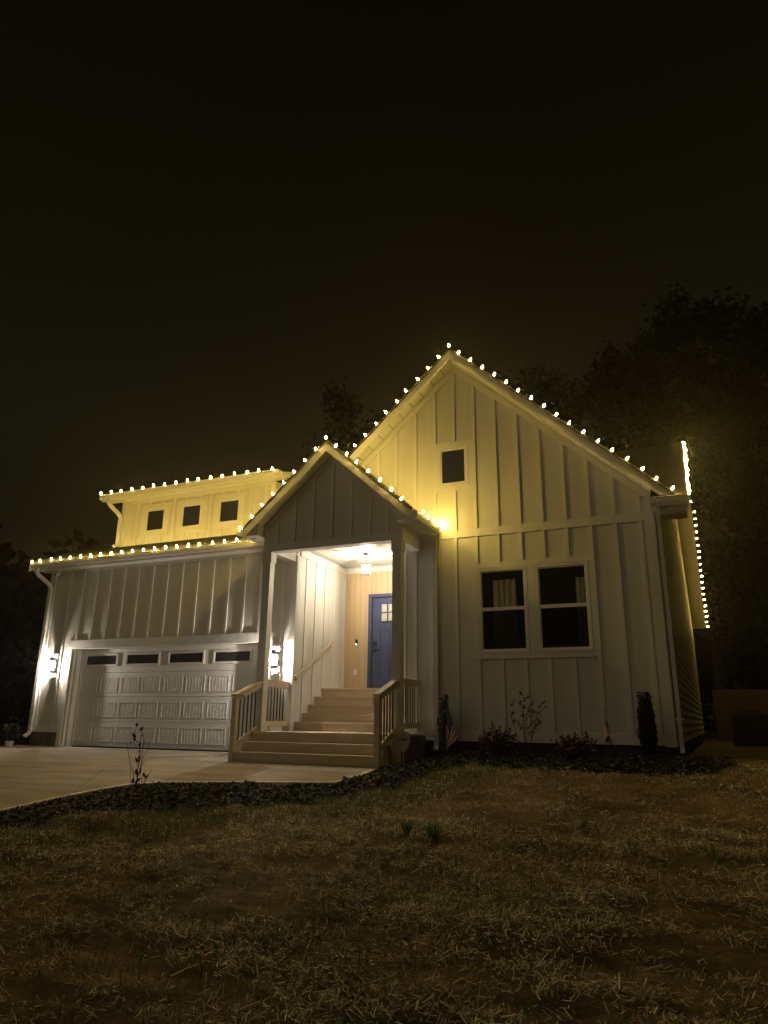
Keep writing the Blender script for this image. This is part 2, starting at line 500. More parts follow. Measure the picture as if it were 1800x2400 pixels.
for poly in ([(-14.4, 0.06), (-7.02, 0.06), (-7.02, -2.93), (-8.5, -3.12), (-14.4, -3.5)],
             [(-7.02, -2.93), (-6.65, -3.88), (-6.98, -4.15), (-7.1, -4.7), (-7.3, -4.82), (-8.5, -3.12)],
             [(-14.4, -3.5), (-8.5, -3.12), (-7.3, -4.82), (-7.1, -4.72), (-7.13, -5.2), (-7.1, -8.4), (-14.4, -8.6)],
             [(-14.4, -8.6), (-7.1, -8.4), (-7.1, -13.5), (-14.4, -13.5)]):
    link('slab', slab_mesh('slab', inset(poly, 0.006), M['concrete']), drive)
walk = link('walkway', slab_mesh('walkway', inset([(-7.02, -1.25), (-6.65, -3.86), (-5.69, -3.57), (-4.26, -3.2), (-4.19, -2.5), (-4.26, -1.25)], 0.05), M['found'], -0.05), kind='structure')
for poly in ([(-7.02, -1.25), (-7.02, -2.93), (-6.65, -3.88), (-5.69, -3.58), (-5.66, -1.25)],
             [(-5.66, -1.25), (-5.69, -3.58), (-4.26, -3.2), (-4.19, -2.5), (-4.26, -1.25)]):
    link('slab', slab_mesh('slab', inset(poly, 0.005), M['concrete']), walk)
# paler, smoother concrete strip along the free edge
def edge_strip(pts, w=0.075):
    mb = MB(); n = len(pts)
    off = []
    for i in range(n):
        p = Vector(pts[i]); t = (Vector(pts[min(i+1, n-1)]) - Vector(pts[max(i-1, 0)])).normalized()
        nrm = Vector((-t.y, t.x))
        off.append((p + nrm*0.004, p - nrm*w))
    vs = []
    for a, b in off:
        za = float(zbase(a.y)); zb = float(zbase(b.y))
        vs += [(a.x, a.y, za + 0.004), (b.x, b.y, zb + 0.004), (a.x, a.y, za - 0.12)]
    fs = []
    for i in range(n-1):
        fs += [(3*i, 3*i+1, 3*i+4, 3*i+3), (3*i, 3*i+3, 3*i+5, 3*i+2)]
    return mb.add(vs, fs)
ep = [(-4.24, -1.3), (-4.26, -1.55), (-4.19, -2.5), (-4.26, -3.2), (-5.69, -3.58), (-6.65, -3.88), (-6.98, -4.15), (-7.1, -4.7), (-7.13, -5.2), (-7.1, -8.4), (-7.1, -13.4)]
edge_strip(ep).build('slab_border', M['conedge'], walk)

# ---------------------------------------------------------------- the house
H = thing('house', 'white board and batten house with steep front gable, gabled porch and garage', 'house')
XL, XRC = -6.93, -4.60          # recess side walls
YB = 2.24                        # plank wall with the front door
GP, GS, GX = 7.574, 0.907, -3.467   # main gable: underside height at the peak, slope, centre
def zgab(X): return GP - GS*abs(X - GX)
def XR(Y): return 0.024*Y       # right side wall drifts a little

# front wall with openings (one sheet per storey stretch, butted end to end)
w = MB()
w.box(-13.85, -12.86, 0, 0.12, 0.30, 4.10)
w.box(-12.86, -7.55, 0, 0.12, 2.15, 4.10)
w.box(-7.55, XL, 0, 0.12, -0.1, 4.10)
w.box(XRC, -3.09, 0, 0.12, 0.32, 4.10)
for (a, b, c, d) in ((-3.09, -2.187, 0.32, 1.805), (-3.09, -2.187, 3.33, 4.10), (-2.187, -2.04, 0.32, 4.10),
                     (-2.04, -1.121, 0.32, 1.805), (-2.04, -1.121, 3.33, 4.10), (-1.121, 0.0, 0.32, 4.10)):
    w.box(a, b, 0, 0.12, c, d)
w.prism([(XL, 4.10), (0, 4.10), (0, zgab(0)+0.03), (GX, GP+0.03), (XL, zgab(XL)+0.03)], (0, 0.12), 'Y')
w.build('wall', M['siding'], H)
# recess walls
box_part('wall', M['siding'], H, XL-0.12, XL, 0.121, YB+0.1, 0.2, 4.30)
box_part('wall', M['siding'], H, XRC, XRC+0.12, 0.121, YB+0.1, 0.2, 4.30)
box_part('wall', M['siding'], H, XL, XRC, YB+0.012, YB+0.1, 0.2, 4.3)
# left end wall, rear wall, interior blocks that keep light from leaking
box_part('wall', M['siding'], H, -13.85, -13.73, 0.121, 18.0, 0.0, 4.3)
box_part('wall', M['siding'], H, -13.73, XR(18)-0.03, 17.9, 18.0, 0.0, 4.2)
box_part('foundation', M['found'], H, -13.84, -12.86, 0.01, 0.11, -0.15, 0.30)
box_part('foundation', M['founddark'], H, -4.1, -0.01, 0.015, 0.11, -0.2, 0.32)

# battens
def batten(x, z0, z1, y=0.0, wd=0.062, t=0.027, parent=H):
    return box_part('batten', M['trim'], parent, x-wd/2, x+wd/2, y-t, y-0.0005, z0, z1)
def rake_z(X): return zgab(X) - 0.15
BX = [-0.21, -0.62, -1.035, -1.45, -1.865, -2.272, -2.688, -3.10, -3.50, -3.90, -4.31, -4.72, -5.115, -5.53, -5.94, -6.35, -6.76]
for x in BX:
    top = rake_z(x) - 0.02
    if x < -3.95:
        batten(x, 4.115, top)
        if x > XRC + 0.1: batten(x, 0.47, 3.955)
        continue
    if x == -3.50:
        batten(x, 5.93, top); batten(x, 4.115, 4.885)
    else:
        batten(x, 4.115, top)
    if -3.15 < x < -1.4:
        batten(x, 0.47, 1.70); batten(x, 3.44, 3.955)
    else:
        batten(x, 0.47, 3.955)
def trim(*a, m='trim', name='trim_board'):
    return box_part(name, M[m], H, *a)
trim(-3.86, -0.14, -0.026, -0.0005, 3.957, 4.113)                       # belly band
trim(XRC+0.02, -0.14, -0.026, -0.0005, 0.318, 0.468)
trim(-0.14, 0.012, -0.028, -0.0005, 0.30, 4.35, name='corner_board')
box_part('corner_board', M['trim'], H, 0.0, 0.026, 0.0, 0.12, 0.30, 4.2)
trim(XRC, XRC+0.11, -0.027, -0.0005, 0.47, 3.95, name='corner_board')
trim(XL-0.11, XL+0.0, -0.027, -0.0005, 0.43, 3.95, name='corner_board')
box_part('corner_board', M['trim'], H, XL+0.0005, XL+0.022, -0.026, 0.10, 0.43, 3.9)
trim(-4.31, -3.86, -0.024, -0.0005, 3.957, 4.07)
trim(-7.36, XL-0.112, -0.024, -0.0005, 3.957, 4.07)
# rake frieze boards of the main gable
for sgn in (-1, 1):
    xe = XL + 0.01 if sgn < 0 else -0.0
    za, zb = zgab(GX), zgab(xe)
    MB().prism([(GX, za-0.0), (xe, zb-0.0), (xe, zb-0.165), (GX, za-0.165)], (-0.025, -0.0005), 'Y').build('frieze_board', M['trim'], H)

# ---- windows of the main front
def window(x0, x1, z0, z1, mullion=None, fr=0.045, y=0.0, name='window', glassm='darkglass', deep=False):
    f = MB()
    f.box(x0, x0+fr, y-0.03, y+0.06, z0, z1); f.box(x1-fr, x1, y-0.03, y+0.06, z0, z1)
    f.box(x0+fr, x1-fr, y-0.03, y+0.06, z1-fr, z1); f.box(x0+fr, x1-fr, y-0.03, y+0.06, z0, z0+fr)
    # stepped inner bead
    k = fr*0.55
    f.box(x0+fr, x0+fr+k, y-0.016, y+0.05, z0+fr, z1-fr); f.box(x1-fr-k, x1-fr, y-0.016, y+0.05, z0+fr, z1-fr)
    f.box(x0+fr+k, x1-fr-k, y-0.016, y+0.05, z1-fr-k, z1-fr); f.box(x0+fr+k, x1-fr-k, y-0.016, y+0.05, z0+fr, z0+fr+k)
    wo = f.build(name, M['vinyl'], H)
    a, b = x0+fr+k, x1-fr-k
    if mullion:
        box_part('meeting_rail', M['vinyl'], wo, a, b, y-0.014, y+0.045, mullion-0.03, mullion+0.03)
        box_part('pane', M['pane'], wo, a, b, y+0.022, y+0.026, mullion+0.03, z1-fr-k)
        box_part('pane', M['screen'], wo, a, b, y+0.006, y+0.009, z0+fr+k, mullion-0.03)
        box_part('sash_rail', M['vinyl'], wo, a, b, y+0.012, y+0.04, z0+fr+k, z0+fr+k+0.035)
    else:
        box_part('pane', M[glassm], wo, a, b, y-0.006, y-0.001, z0+fr+k, z1-fr-k)
    return wo
wl = window(-3.09, -2.187, 1.805, 3.33, 2.585)
wr = window(-2.04, -1.121, 1.805, 3.33, 2.585)
# flat casing boards round the double window
for a in ((-3.20, -3.095, 1.705, 3.335), (-1.116, -1.02, 1.705, 3.335), (-3.20, -1.02, 3.336, 3.436), (-3.094, -1.117, 1.706, 1.80), (-2.182, -2.045, 1.801, 3.335)):
    trim(a[0], a[1], -0.026, -0.0005, a[2], a[3], name='window_casing')
def curtain(x0, x1, y, z0, z1, n, amp, m):
    mb = MB(); k = n*6
    vs = []; fs = []
    for i in range(k+1):
        t = i/k
        off = amp*math.sin(t*n*2*math.pi) + 0.3*amp*math.sin(t*n*4.7*math.pi+1)
        xx = x0 + (x1-x0)*t
        vs += [(xx + 0.03*(t-0.5)*0, y+off*0.7, z1), (xx + 0.05*math.sin(7*t), y+off, z0)]
    for i in range(k): fs.append((2*i, 2*i+1, 2*i+3, 2*i+2))
    return mb.add(vs, fs)
curtain(-2.86, -2.44, 0.17, 1.5, 3.14, 4, 0.035, None).build('curtain', M['curtain'], H, smooth=True)
curtain(-1.38, -1.08, 0.19, 1.5, 3.10, 4, 0.03, None).build('curtain', M['curtain'], H, smooth=True)
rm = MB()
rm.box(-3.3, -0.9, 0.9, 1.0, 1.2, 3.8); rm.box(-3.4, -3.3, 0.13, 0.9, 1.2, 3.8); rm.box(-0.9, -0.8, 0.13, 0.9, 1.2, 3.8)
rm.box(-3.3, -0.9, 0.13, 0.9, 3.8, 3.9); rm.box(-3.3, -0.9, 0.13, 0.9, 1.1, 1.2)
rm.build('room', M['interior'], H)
window(-3.83, -3.22, 5.0, 5.815, name='window', fr=0.05)
for a in ((-3.875, -3.832, 4.895, 5.92), (-3.218, -3.125, 4.895, 5.92), (-3.832, -3.218, 5.817, 5.92), (-3.832, -3.218, 4.895, 4.998)):
    trim(a[0], a[1], -0.025, -0.0005, a[2], a[3], name='window_casing')

# ---- main gable roof: slabs, fascia, soffit panels
def slope_prism(xc, zc, sl, x_end, z_off0, z_off1, y0, y1, name, m, H=H, xs=None):
    """board that follows one slope: polygon in XZ between two vertical offsets"""
    xs = xc if xs is None else xs
    za = zc - sl*abs(xs-xc); zb = zc - sl*abs(x_end-xc)
    return MB().prism([(xs, za+z_off0), (x_end, zb+z_off0), (x_end, zb+z_off1), (xs, za+z_off1)], (y0, y1), 'Y').build(name, m, H)
XEL, XER = -7.30, 0.384
for xe in (XEL, XER):
    slope_prism(GX, GP, GS, xe, 0.19, 0.235, -0.345, 0.0, 'roof', M['shingle'])
    slope_prism(GX, GP, GS, min(xe, -0.06), 0.19, 0.235, 0.001, 7.45, 'roof', M['shingle'])
    slope_prism(GX, GP, GS, xe, 0.0, 0.188, -0.32, -0.297, 'fascia_board', M['trim'])
    slope_prism(GX, GP, GS, min(xe, 0.3), 0.12, 0.188, -0.296, -0.004, 'roof_deck', M['drip'])
def rake_soffit(xc, zc, sl, xe, y0, y1, step=0.30):
    n = int(abs(xe-xc)*math.sqrt(1+sl*sl)/step)
    sg = 1 if xe > xc else -1
    dx = step/math.sqrt(1+sl*sl)
    for i in range(n+1):
        xa = xc + sg*dx*i; xb = xc + sg*min(dx*(i+1), abs(xe-xc))
        if abs(xb-xa) < 0.03: continue
        xb2 = xb - sg*0.014
        za = zc - sl*abs(xa-xc); zb = zc - sl*abs(xb2-xc)
        MB().prism([(xa, za+0.012), (xb2, zb+0.012), (xb2, zb+0.03), (xa, za+0.03)], (y0, y1), 'Y').build('soffit_panel', M['vinyl'], H)
rake_soffit(GX, GP, GS, -6.9, -0.296, -0.003)
rake_soffit(GX, GP, GS, 0.02, -0.296, -0.003)

# ---- main body roof (ridge along the house), courses of shingles
RS = (9.57-4.2)/(11.4+0.47)
def zroof(Y): return 4.2 + RS*(Y+0.47) if Y <= 11.4 else 9.57 - (9.57-4.45)/(18.4-11.4)*(Y-11.4)
def roof_slab(x0a, x0b, x1a, x1b, y0, y1, name='roof', th=0.05, off=0.0):
    za, zb = zroof(y0)+off, zroof(y1)+off
    return MB().hexa([(x0a, y0, za-th), (x1a, y0, za-th), (x1b, y1, zb-th), (x0b, y1, zb-th),
                      (x0a, y0, za), (x1a, y0, za), (x1b, y1, zb), (x0b, y1, zb)]).build(name, M['shingle'], H)
def xro(Y): return 0.56 + 0.018*(Y+0.47)
roof_slab(-14.15, -14.15, -7.0, -7.0, -0.45, 11.4)
roof_slab(-7.0, -7.0, 0.0, 0.0, 0.16, 11.4)
roof_slab(0.0, 0.0, xro(-.45), xro(11.4), -0.45, 11.4)
roof_slab(-14.15, -14.15, xro(11.4), xro(18.4), 11.4, 18.4)
crs = MB()
def course(x0, x1f, y):
    d = 0.20
    for (xa, xb) in ((x0, x1f),):
        z0, z1 = zroof(y), zroof(y+d)
        crs.add([(xa, y, z0+0.004), (xb, y, z0+0.004), (xb, y, z0+0.014), (xa, y, z0+0.014), (xb, y+d, z1+0.003), (xa, y+d, z1+0.003)],
                [(0, 1, 2, 3), (3, 2, 4, 5)])
yy = -0.47
while yy < 11.2:
    # tabs of varying length
    xx = 0.0 if yy > -0.3 else 0.0
    x = xx
    xe = xro(yy)
    while x < xe:
        t = min(xe, x + 0.33); course(x, t-0.004, yy); x += 0.33
    if yy < 1.6:
        x = -14.15 - random.uniform(0, 0.3)
        while x < -7.0:
            course(max(x, -14.15), min(x+0.326, -7.0), yy); x += 0.33
    yy += 0.145
crs.build('shingle_courses', M['shingle'], H, kind='stuff')

# eave of the garage: soffit, fascia, frieze, gutter
def gutter_prof(y, z, sg=-1):
    p = [(0, 0), (0.085, 0), (0.10, 0.03), (0.118, 0.06), (0.122, 0.125), (0.108, 0.125), (0.104, 0.065), (0.08, 0.014), (0.012, 0.014), (0.012, 0.125), (0, 0.125)]
    return [(y + sg*a, z+b) for a, b in p]
def gutter_x(x0, x1, y, z):
    g = MB().prism(gutter_prof(y, z), (x0, x1), 'X').build('gutter', M['alum'], H)
    box_part('end_cap', M['alum'], g, x0-0.004, x0, y-0.12, y, z, z+0.125)
    box_part('end_cap', M['alum'], g, x1, x1+0.004, y-0.12, y, z, z+0.125)
    return g
gutter_x(-14.12, -7.47, -0.352, 4.075)
box_part('fascia_board', M['trim'], H, -14.13, -7.3, -0.35, -0.325, 4.03, 4.17)
for i in range(22):
    a = -14.1 + i*0.305
    if a > -7.5: break
    box_part('soffit_panel', M['vinyl'], H, a, min(a+0.299, -7.46), -0.324, -0.003, 4.055, 4.07)
trim(-13.85, -7.36, -0.025, -0.0005, 3.975, 4.054, name='frieze_board')
# rake end of the garage roof on the far left
MB().prism([(-0.45, 4.0), (11.4, 9.4), (11.4, 9.56), (-0.45, 4.16)], (-14.17, -14.15), 'X').build('fascia_board', M['trim'], H)
box_part('soffit_panel', M['vinyl'], H, -14.14, -13.86, -0.003, 0.3, 4.055, 4.07)

# garage wall battens and trims
for i in range(14):
    x = -13.211 + 0.4178*i
    if x > -7.45: break
    z0 = 0.455 if x < -12.9 else 2.352
    batten(x, z0, 3.973)
batten(-7.22, 0.5, 3.955)
trim(-13.85, -13.70, -0.027, -0.0005, 0.30, 4.05, name='corner_board')
box_part('corner_board', M['trim'], H, -13.876, -13.8505, -0.026, 0.12, 0.30, 4.05)
trim(-13.699, -12.985, -0.026, -0.0005, 0.30, 0.452)
trim(-12.984, -7.50, -0.030, -0.0005, 2.15, 2.348, m='header', name='door_casing')
trim(-12.984, -12.865, -0.030, -0.0005, -0.02, 2.149, name='door_casing')
trim(-7.62, -7.50, -0.030, -0.0005, -0.02, 2.149, name='door_casing')
box_part('door_jamb', M['trim'], H, -12.864, -12.80, -0.012, 0.26, -0.02, 2.146)
box_part('door_jamb', M['trim'], H, -12.799, -12.74, 0.05, 0.26, -0.02, 2.146)
box_part('door_stop', M['vinyl'], H, -12.739, -12.69, 0.165, 0.185, -0.02, 2.135)
box_part('door_jamb', M['trim'], H, -7.74, -7.621, -0.01, 0.26, -0.02, 2.146)
box_part('door_jamb', M['trim'], H, -12.86, -7.55, 0.121, 0.26, 2.148, 2.25)

# garage door: four sections, stamped panels, four windows
GD = MB().box(-12.735, -7.70, 0.10, 0.13, 0.015, 2.146).build('garage_door', M['gdoor'], H, loc=(0, 0.12, 0))
for i in range(4):
    z0 = 0.02 + 0.531*i
    MB().box(-12.73, -7.705, 0.070, 0.0995, z0+0.004, z0+0.527).build('door_section', M['gdoor'], GD)
pan = MB()
pw, ph = 0.25, 0.163
for (a, b, c, d) in ((-pw, pw, ph-0.014, ph), (-pw, pw, -ph, -ph+0.014), (-pw, -pw+0.014, -ph+0.014, ph-0.014), (pw-0.014, pw, -ph+0.014, ph-0.014)):
    pan.box(a, b, -0.008, 0, c, d)
for i in range(5):
    xx = -pw + (i+1)*2*pw/6
    pan.box(xx-0.005, xx+0.005, -0.003, 0, -ph+0.02, ph-0.02)
pme = pan.mesh('stamped_panel', M['gdoor'])
WC = [-12.125, -10.92, -9.715, -8.51]
for c in WC:
    for sx in (-0.296, 0.296):
        for z in (1.345, 0.805, 0.285):
            link('stamped_panel', pme, GD, (c+sx, 0.0695, z))
    f = MB()
    x0, x1, z0, z1 = c-0.485, c+0.485, 1.755, 2.04
    for (a, b, cc, d, yo) in ((x0, x1, z1-0.03, z1, 0.045), (x0, x1, z0, z0+0.03, 0.045), (x0, x0+0.03, z0+0.03, z1-0.03, 0.045), (x1-0.03, x1, z0+0.03, z1-0.03, 0.045)):
        f.box(a, b, yo, 0.0695, cc, d)
    f.box(x0+0.03, x1-0.03, 0.056, 0.0695, z1-0.045, z1-0.03); f.box(x0+0.03, x1-0.03, 0.056, 0.0695, z0+0.03, z0+0.045)
    f.box(x0+0.03, x0+0.045, 0.056, 0.0695, z0+0.045, z1-0.045); f.box(x1-0.045, x1-0.03, 0.056, 0.0695, z0+0.045, z1-0.045)
    f.build('window_frame', M['vinyl'], GD)
    box_part('pane', M['greyglass'], GD, x0+0.045, x1-0.045, 0.063, 0.0692, z0+0.045, z1-0.045)
box_part('door_seal', M['blackmetal'], GD, -12.73, -7.75, 0.06, 0.10, -0.01, 0.02)

# ---- dormer over the garage
DY = 0.60
dw = MB().box(-12.45, -7.95, DY, DY+0.1, 4.45, 5.86); dw.build('wall', M['siding'], H)
MB().prism([(DY+0.101, 4.6), (3.2, 5.75), (3.2, 6.5), (DY+0.101, 5.86)], (-12.45, -12.35), 'X').build('wall', M['siding'], H)
MB().prism([(DY+0.101, 4.6), (3.2, 5.75), (3.2, 6.5), (DY+0.101, 5.86)], (-8.05, -7.95), 'X').build('wall', M['siding'], H)
for c in (-11.36, -10.27, -9.185):
    window(c-0.315, c+0.315, 4.965, 5.59, y=DY, name='window', fr=0.045, glassm='darkglass')
    for a in ((c-0.43, c-0.317, 4.86, 5.70), (c+0.317, c+0.43, 4.86, 5.70), (c-0.316, c+0.316, 5.592, 5.70), (c-0.316, c+0.316, 4.86, 4.963)):
        box_part('window_casing', M['trim'], H, a[0], a[1], DY-0.025, DY-0.0005, a[2], a[3])
    for d in (-0.2, 0.2):
        batten(c+d, 4.55, 4.858, DY)
    for d in (-0.21, 0.21):
        batten(c+d, 5.702, 5.77, DY)
for x in (-11.94, -10.815, -9.725, -8.60, -8.20):
    batten(x, 4.55, 5.77, DY)
box_part('corner_board', M['trim'], H, -12.45, -12.32, DY-0.027, DY-0.0005, 4.5, 5.77)
box_part('corner_board', M['trim'], H, -8.05, -7.95, DY-0.027, DY-0.0005, 4.5, 5.77)
box_part('frieze_board', M['trim'], H, -12.45, -7.95, DY-0.028, DY-0.0005, 5.772, 5.85)
box_part('fascia_board', M['trim'], H, -12.80, -7.62, DY-0.36, DY-0.335, 5.80, 5.93)
gutter_x(-12.78, -7.62, DY-0.362, 5.825)
for i in range(17):
    a = -12.78 + i*0.305
    box_part('soffit_panel', M['vinyl'], H, a, min(a+0.299, -7.63), DY-0.334, DY-0.03, 5.852, 5.866)
MB().hexa([(-12.82, DY-0.36, 5.93), (-7.60, DY-0.36, 5.93), (-7.60, 6.5, 7.6), (-12.82, 6.5, 7.6),
           (-12.82, DY-0.36, 5.97), (-7.60, DY-0.36, 5.97), (-7.60, 6.5, 7.64), (-12.82, 6.5, 7.64)]).build('roof', M['shingle'], H)
MB().prism([(DY-0.36, 5.80), (3.5, 6.68), (3.5, 6.83), (DY-0.36, 5.93)], (-7.62, -7.598), 'X').build('fascia_board', M['trim'], H)
MB().prism([(DY-0.36, 5.80), (3.5, 6.68), (3.5, 6.83), (DY-0.36, 5.93)], (-12.822, -12.80), 'X').build('fascia_board', M['trim'], H)

# ---- downspouts
def downspout(pts, side, name='downspout', strap_z=(), ax='x', w=0.082, d=0.062):
    o = MB().ribbon(pts, w, d, side).build(name, M['alum'], H)
    for (x, y, z) in strap_z:
        box_part('strap', M['alum'], o, x-0.055, x+0.055, y-0.038, y+0.045, z-0.015, z+0.015)
    return o
downspout([(-13.92, -0.42, 4.08), (-13.92, -0.42, 3.98), (-13.90, -0.36, 3.90), (-13.80, -0.12, 3.72), (-13.79, -0.065, 3.62), (-13.79, -0.062, 0.33), (-13.80, -0.08, 0.26), (-13.83, -0.16, 0.20)],
          (1, 0, 0), strap_z=((-13.79, -0.062, 3.4), (-13.79, -0.062, 0.75)))
downspout([(-12.52, DY-0.43, 5.83), (-12.52, DY-0.43, 5.74), (-12.50, DY-0.38, 5.68), (-12.44, DY-0.14, 5.52), (-12.43, DY-0.07, 5.43), (-12.43, DY-0.066, 4.75), (-12.45, DY-0.15, 4.68)],
          (1, 0, 0))
downspout([(-3.90, -0.06, 4.03), (-3.90, -0.066, 0.24), (-3.90, -0.10, 0.16)], (1, 0, 0), strap_z=((-3.90, -0.066, 1.35), (-3.90, -0.066, 0.98), (-3.9, -0.066, 3.4)), w=0.085)
downspout([(0.10, -0.40, 4.08), (0.10, -0.36, 4.02), (0.085, -0.10, 3.90), (0.085, 0.0, 3.80), (0.085, 0.04, 3.6), (0.085, 0.045, 0.30), (0.085, 0.0, 0.22)],
          (0, 1, 0), strap_z=((0.085, 0.045, 3.2), (0.085, 0.045, 0.72)))

# ---- right eave return, right gable wall with lap siding, rakes
box_part('fascia_board', M['trim'], H, 0.03, 0.56, -0.35, -0.325, 4.02, 4.15)
gutter_x(0.0, 0.565, -0.352, 4.075)
box_part('soffit_panel', M['vinyl'], H, 0.03, 0.54, -0.324, 0.35, 4.03, 4.045)
for i in range(60):
    z0 = 0.32 + i*0.165; z1 = z0 + 0.172
    ymin = 0.121 if z0 < 4.0 else (z1-4.15)/RS - 0.47
    ymax = 18.0 if z1 < 4.6 else 18.4 - (z1-4.40)/((9.57-4.45)/7.0)
    ymin = max(ymin, 0.121); ymax = min(ymax, 18.0)
    if ymax - ymin < 0.3: break
    a, b = XR(ymin), XR(ymax)
    MB().hexa([(a-0.05, ymin, z0), (a+0.014, ymin, z0), (b+0.014, ymax, z0), (b-0.05, ymax, z0),
               (a-0.05, ymin, z1), (a+0.002, ymin, z1), (b+0.002, ymax, z1), (b-0.05, ymax, z1)]).build('siding_board', M['siding'], H)
MB().prism([(0.121, 0.3), (17.9, 0.3), (17.9, 4.4), (11.4, 9.3), (0.121, 4.2)], (-0.30, -0.2), 'X').build('wall', M['interior'], H)
MB().hexa([(-0.1, 0.12, -0.1), (-0.01, 0.12, -0.1), (0.28, 18, -0.1), (0.18, 18, -0.1), (-0.1, 0.12, 0.32), (-0.01, 0.12, 0.32), (0.28, 18, 0.32), (0.18, 18, 0.32)]).build('foundation', M['found'], H)
def rake_side(y0, y1, name, dz0, dz1, xi, xo, m):
    za, zb = zroof(y0), zroof(y1)
    a0, a1 = 0.018*(y0+0.47), 0.018*(y1+0.47)
    MB().hexa([(a0+xi, y0, za+dz0), (a0+xo, y0, za+dz0), (a1+xo, y1, zb+dz0), (a1+xi, y1, zb+dz0),
               (a0+xi, y0, za+dz1), (a0+xo, y0, za+dz1), (a1+xo, y1, zb+dz1), (a1+xi, y1, zb+dz1)]).build(name, M[m], H)
for (a, b) in ((-0.45, 11.4), (11.4, 18.4)):
    rake_side(a, b, 'fascia_board', -0.16, -0.002, 0.562, 0.582, 'trim')
n = 24
for i in range(n):
    a = 11.4 + 7*i/n; b = 11.4 + 7*(i+1)/n - 0.01
    rake_side(a, b, 'soffit_panel', -0.15, -0.135, -0.10, 0.561, 'vinyl')
for i in range(36):
    a = 0.35 + 11.05*i/36; b = 0.35 + 11.05*(i+1)/36 - 0.01
    rake_side(a, b, 'soffit_panel', -0.15, -0.135, -0.10, 0.561, 'vinyl')
MB().prism([(18.4+0.0, 4.28), (18.52, 4.28), (18.52, 4.42), (18.4, 4.42)], (-14, 0.87), 'X').build('gutter', M['alum'], H)

# ---- porch
PY = -0.98
PX, PP, PS = -5.672, 5.588, 0.885       # gable centre, underside height at peak (fascia plane), slope
def zp(X): return PP - PS*abs(X-PX)
POSTS = (-7.035, -4.305)
# gable wall over the opening
PXW0, PXW1 = -7.125, -4.215
MB().prism([(PXW0, 3.92), (PXW1, 3.92), (PXW1, zp(PXW1)+0.02), (PX, PP+0.02), (PXW0, zp(PXW0)+0.02)], (PY, PY+0.17), 'Y').build('gable_wall', M['siding'], H)
box_part('beam', M['trim'], H, PXW0, PXW1, PY-0.012, PY+0.182, 3.77, 3.919)
for x in (-6.82, -6.44, -6.04, -5.635, -5.23, -4.835, -4.48):
    batten(x, 3.921, zp(x)-0.125, PY)
for sgn in (-1, 1):
    xe = PXW0 if sgn < 0 else PXW1
    MB().prism([(PX, PP), (xe, zp(xe)), (xe, zp(xe)-0.13), (PX, PP-0.13)], (PY-0.024, PY-0.0005), 'Y').build('frieze_board', M['trim'], H)
# side beams back to the house
for x in POSTS:
    box_part('beam', M['trim'], H, x-0.09, x+0.09, PY+0.183, -0.028, 3.77, 4.12)
box_part('beam_trim', M['trim'], H, -4.214, -4.195, PY, -0.03, 3.99, 4.075)
box_part('beam_trim', M['trim'], H, -4.214, -4.195, PY, PY+0.1, 3.77, 3.989)
# posts: shaft, cap, plinth, head block
for x in POSTS:
    s_ = 0.08
    p = MB().box(x-s_, x+s_, PY+0.005, PY+0.165, 0.43, 3.60).build('post', M['trim'], H)
    box_part('plinth', M['trim'], p, x-0.1, x+0.1, PY-0.018, PY+0.188, 0.432, 0.60)
    q = MB(); 
    q.hexa([(x-s_, PY+0.004, 3.55), (x+s_, PY+0.004, 3.55), (x+s_, PY+0.166, 3.55), (x-s_, PY+0.166, 3.55),
            (x-0.1, PY-0.014, 3.585), (x+0.1, PY-0.014, 3.585), (x+0.1, PY+0.184, 3.585), (x-0.1, PY+0.184, 3.585)])
    q.box(x-0.1, x+0.1, PY-0.014, PY+0.184, 3.585, 3.769)
    q.build('capital', M['trim'], p)
# porch roof
PYF = PY - 0.25
PEL, PER = -7.45, -3.90
for xe in (PEL, PER):
    slope_prism(PX, PP, PS, xe, 0.19, 0.235, PYF-0.03, 0.02 if xe == PER else 1.3, 'roof', M['shingle'])
    slope_prism(PX, PP, PS, xe, 0.0, 0.188, PYF-0.022, PYF, 'fascia_board', M['trim'])
    slope_prism(PX, PP, PS, xe, 0.12, 0.188, PYF+0.001, -0.03, 'roof_deck', M['drip'])
rake_soffit(PX, PP, PS, -7.38, PYF+0.001, PY-0.025, 0.29)
rake_soffit(PX, PP, PS, -3.96, PYF+0.001, PY-0.025, 0.29)
# boxed eave returns with boarded undersides
for (xa, xb, sg) in ((-7.42, -7.127, -1), (-4.213, -3.93, 1)):
    e = MB().prism([(xa, 4.085), (xb, 4.085), (xb, zp(xb)-0.0), (xa, zp(xa)-0.0)], (PYF+0.03, PY-0.03), 'Y').build('eave_return', M['trim'], H)
    for i in range(8):
        a = PYF+0.02 + i*0.152
        b = min(a+0.146, -0.03)
        if b-a < 0.04: continue
        box_part('soffit_panel', M['vinyl'], H, xa, xb, a, b, 4.066, 4.083)
box_part('fascia_board', M['trim'], H, -3.95, -3.926, PYF+0.0, -0.03, 4.06, 4.17)
box_part('fascia_board', M['trim'], H, -7.445, -7.421, PYF+0.0, -0.36, 4.06, 4.17)
g = MB().prism([(-3.925 + a, 4.075 + b) for a, b in [(0, 0), (0.085, 0), (0.10, 0.03), (0.118, 0.06), (0.122, 0.125), (0.108, 0.125), (0.104, 0.065), (0.08, 0.014), (0.012, 0.014), (0.012, 0.125), (0, 0.125)]], (PYF-0.03, -0.035), 'Y').build('gutter', M['alum'], H)
box_part('end_cap', M['alum'], g, -3.925, -3.80, PYF-0.034, PYF-0.030, 4.075, 4.2)
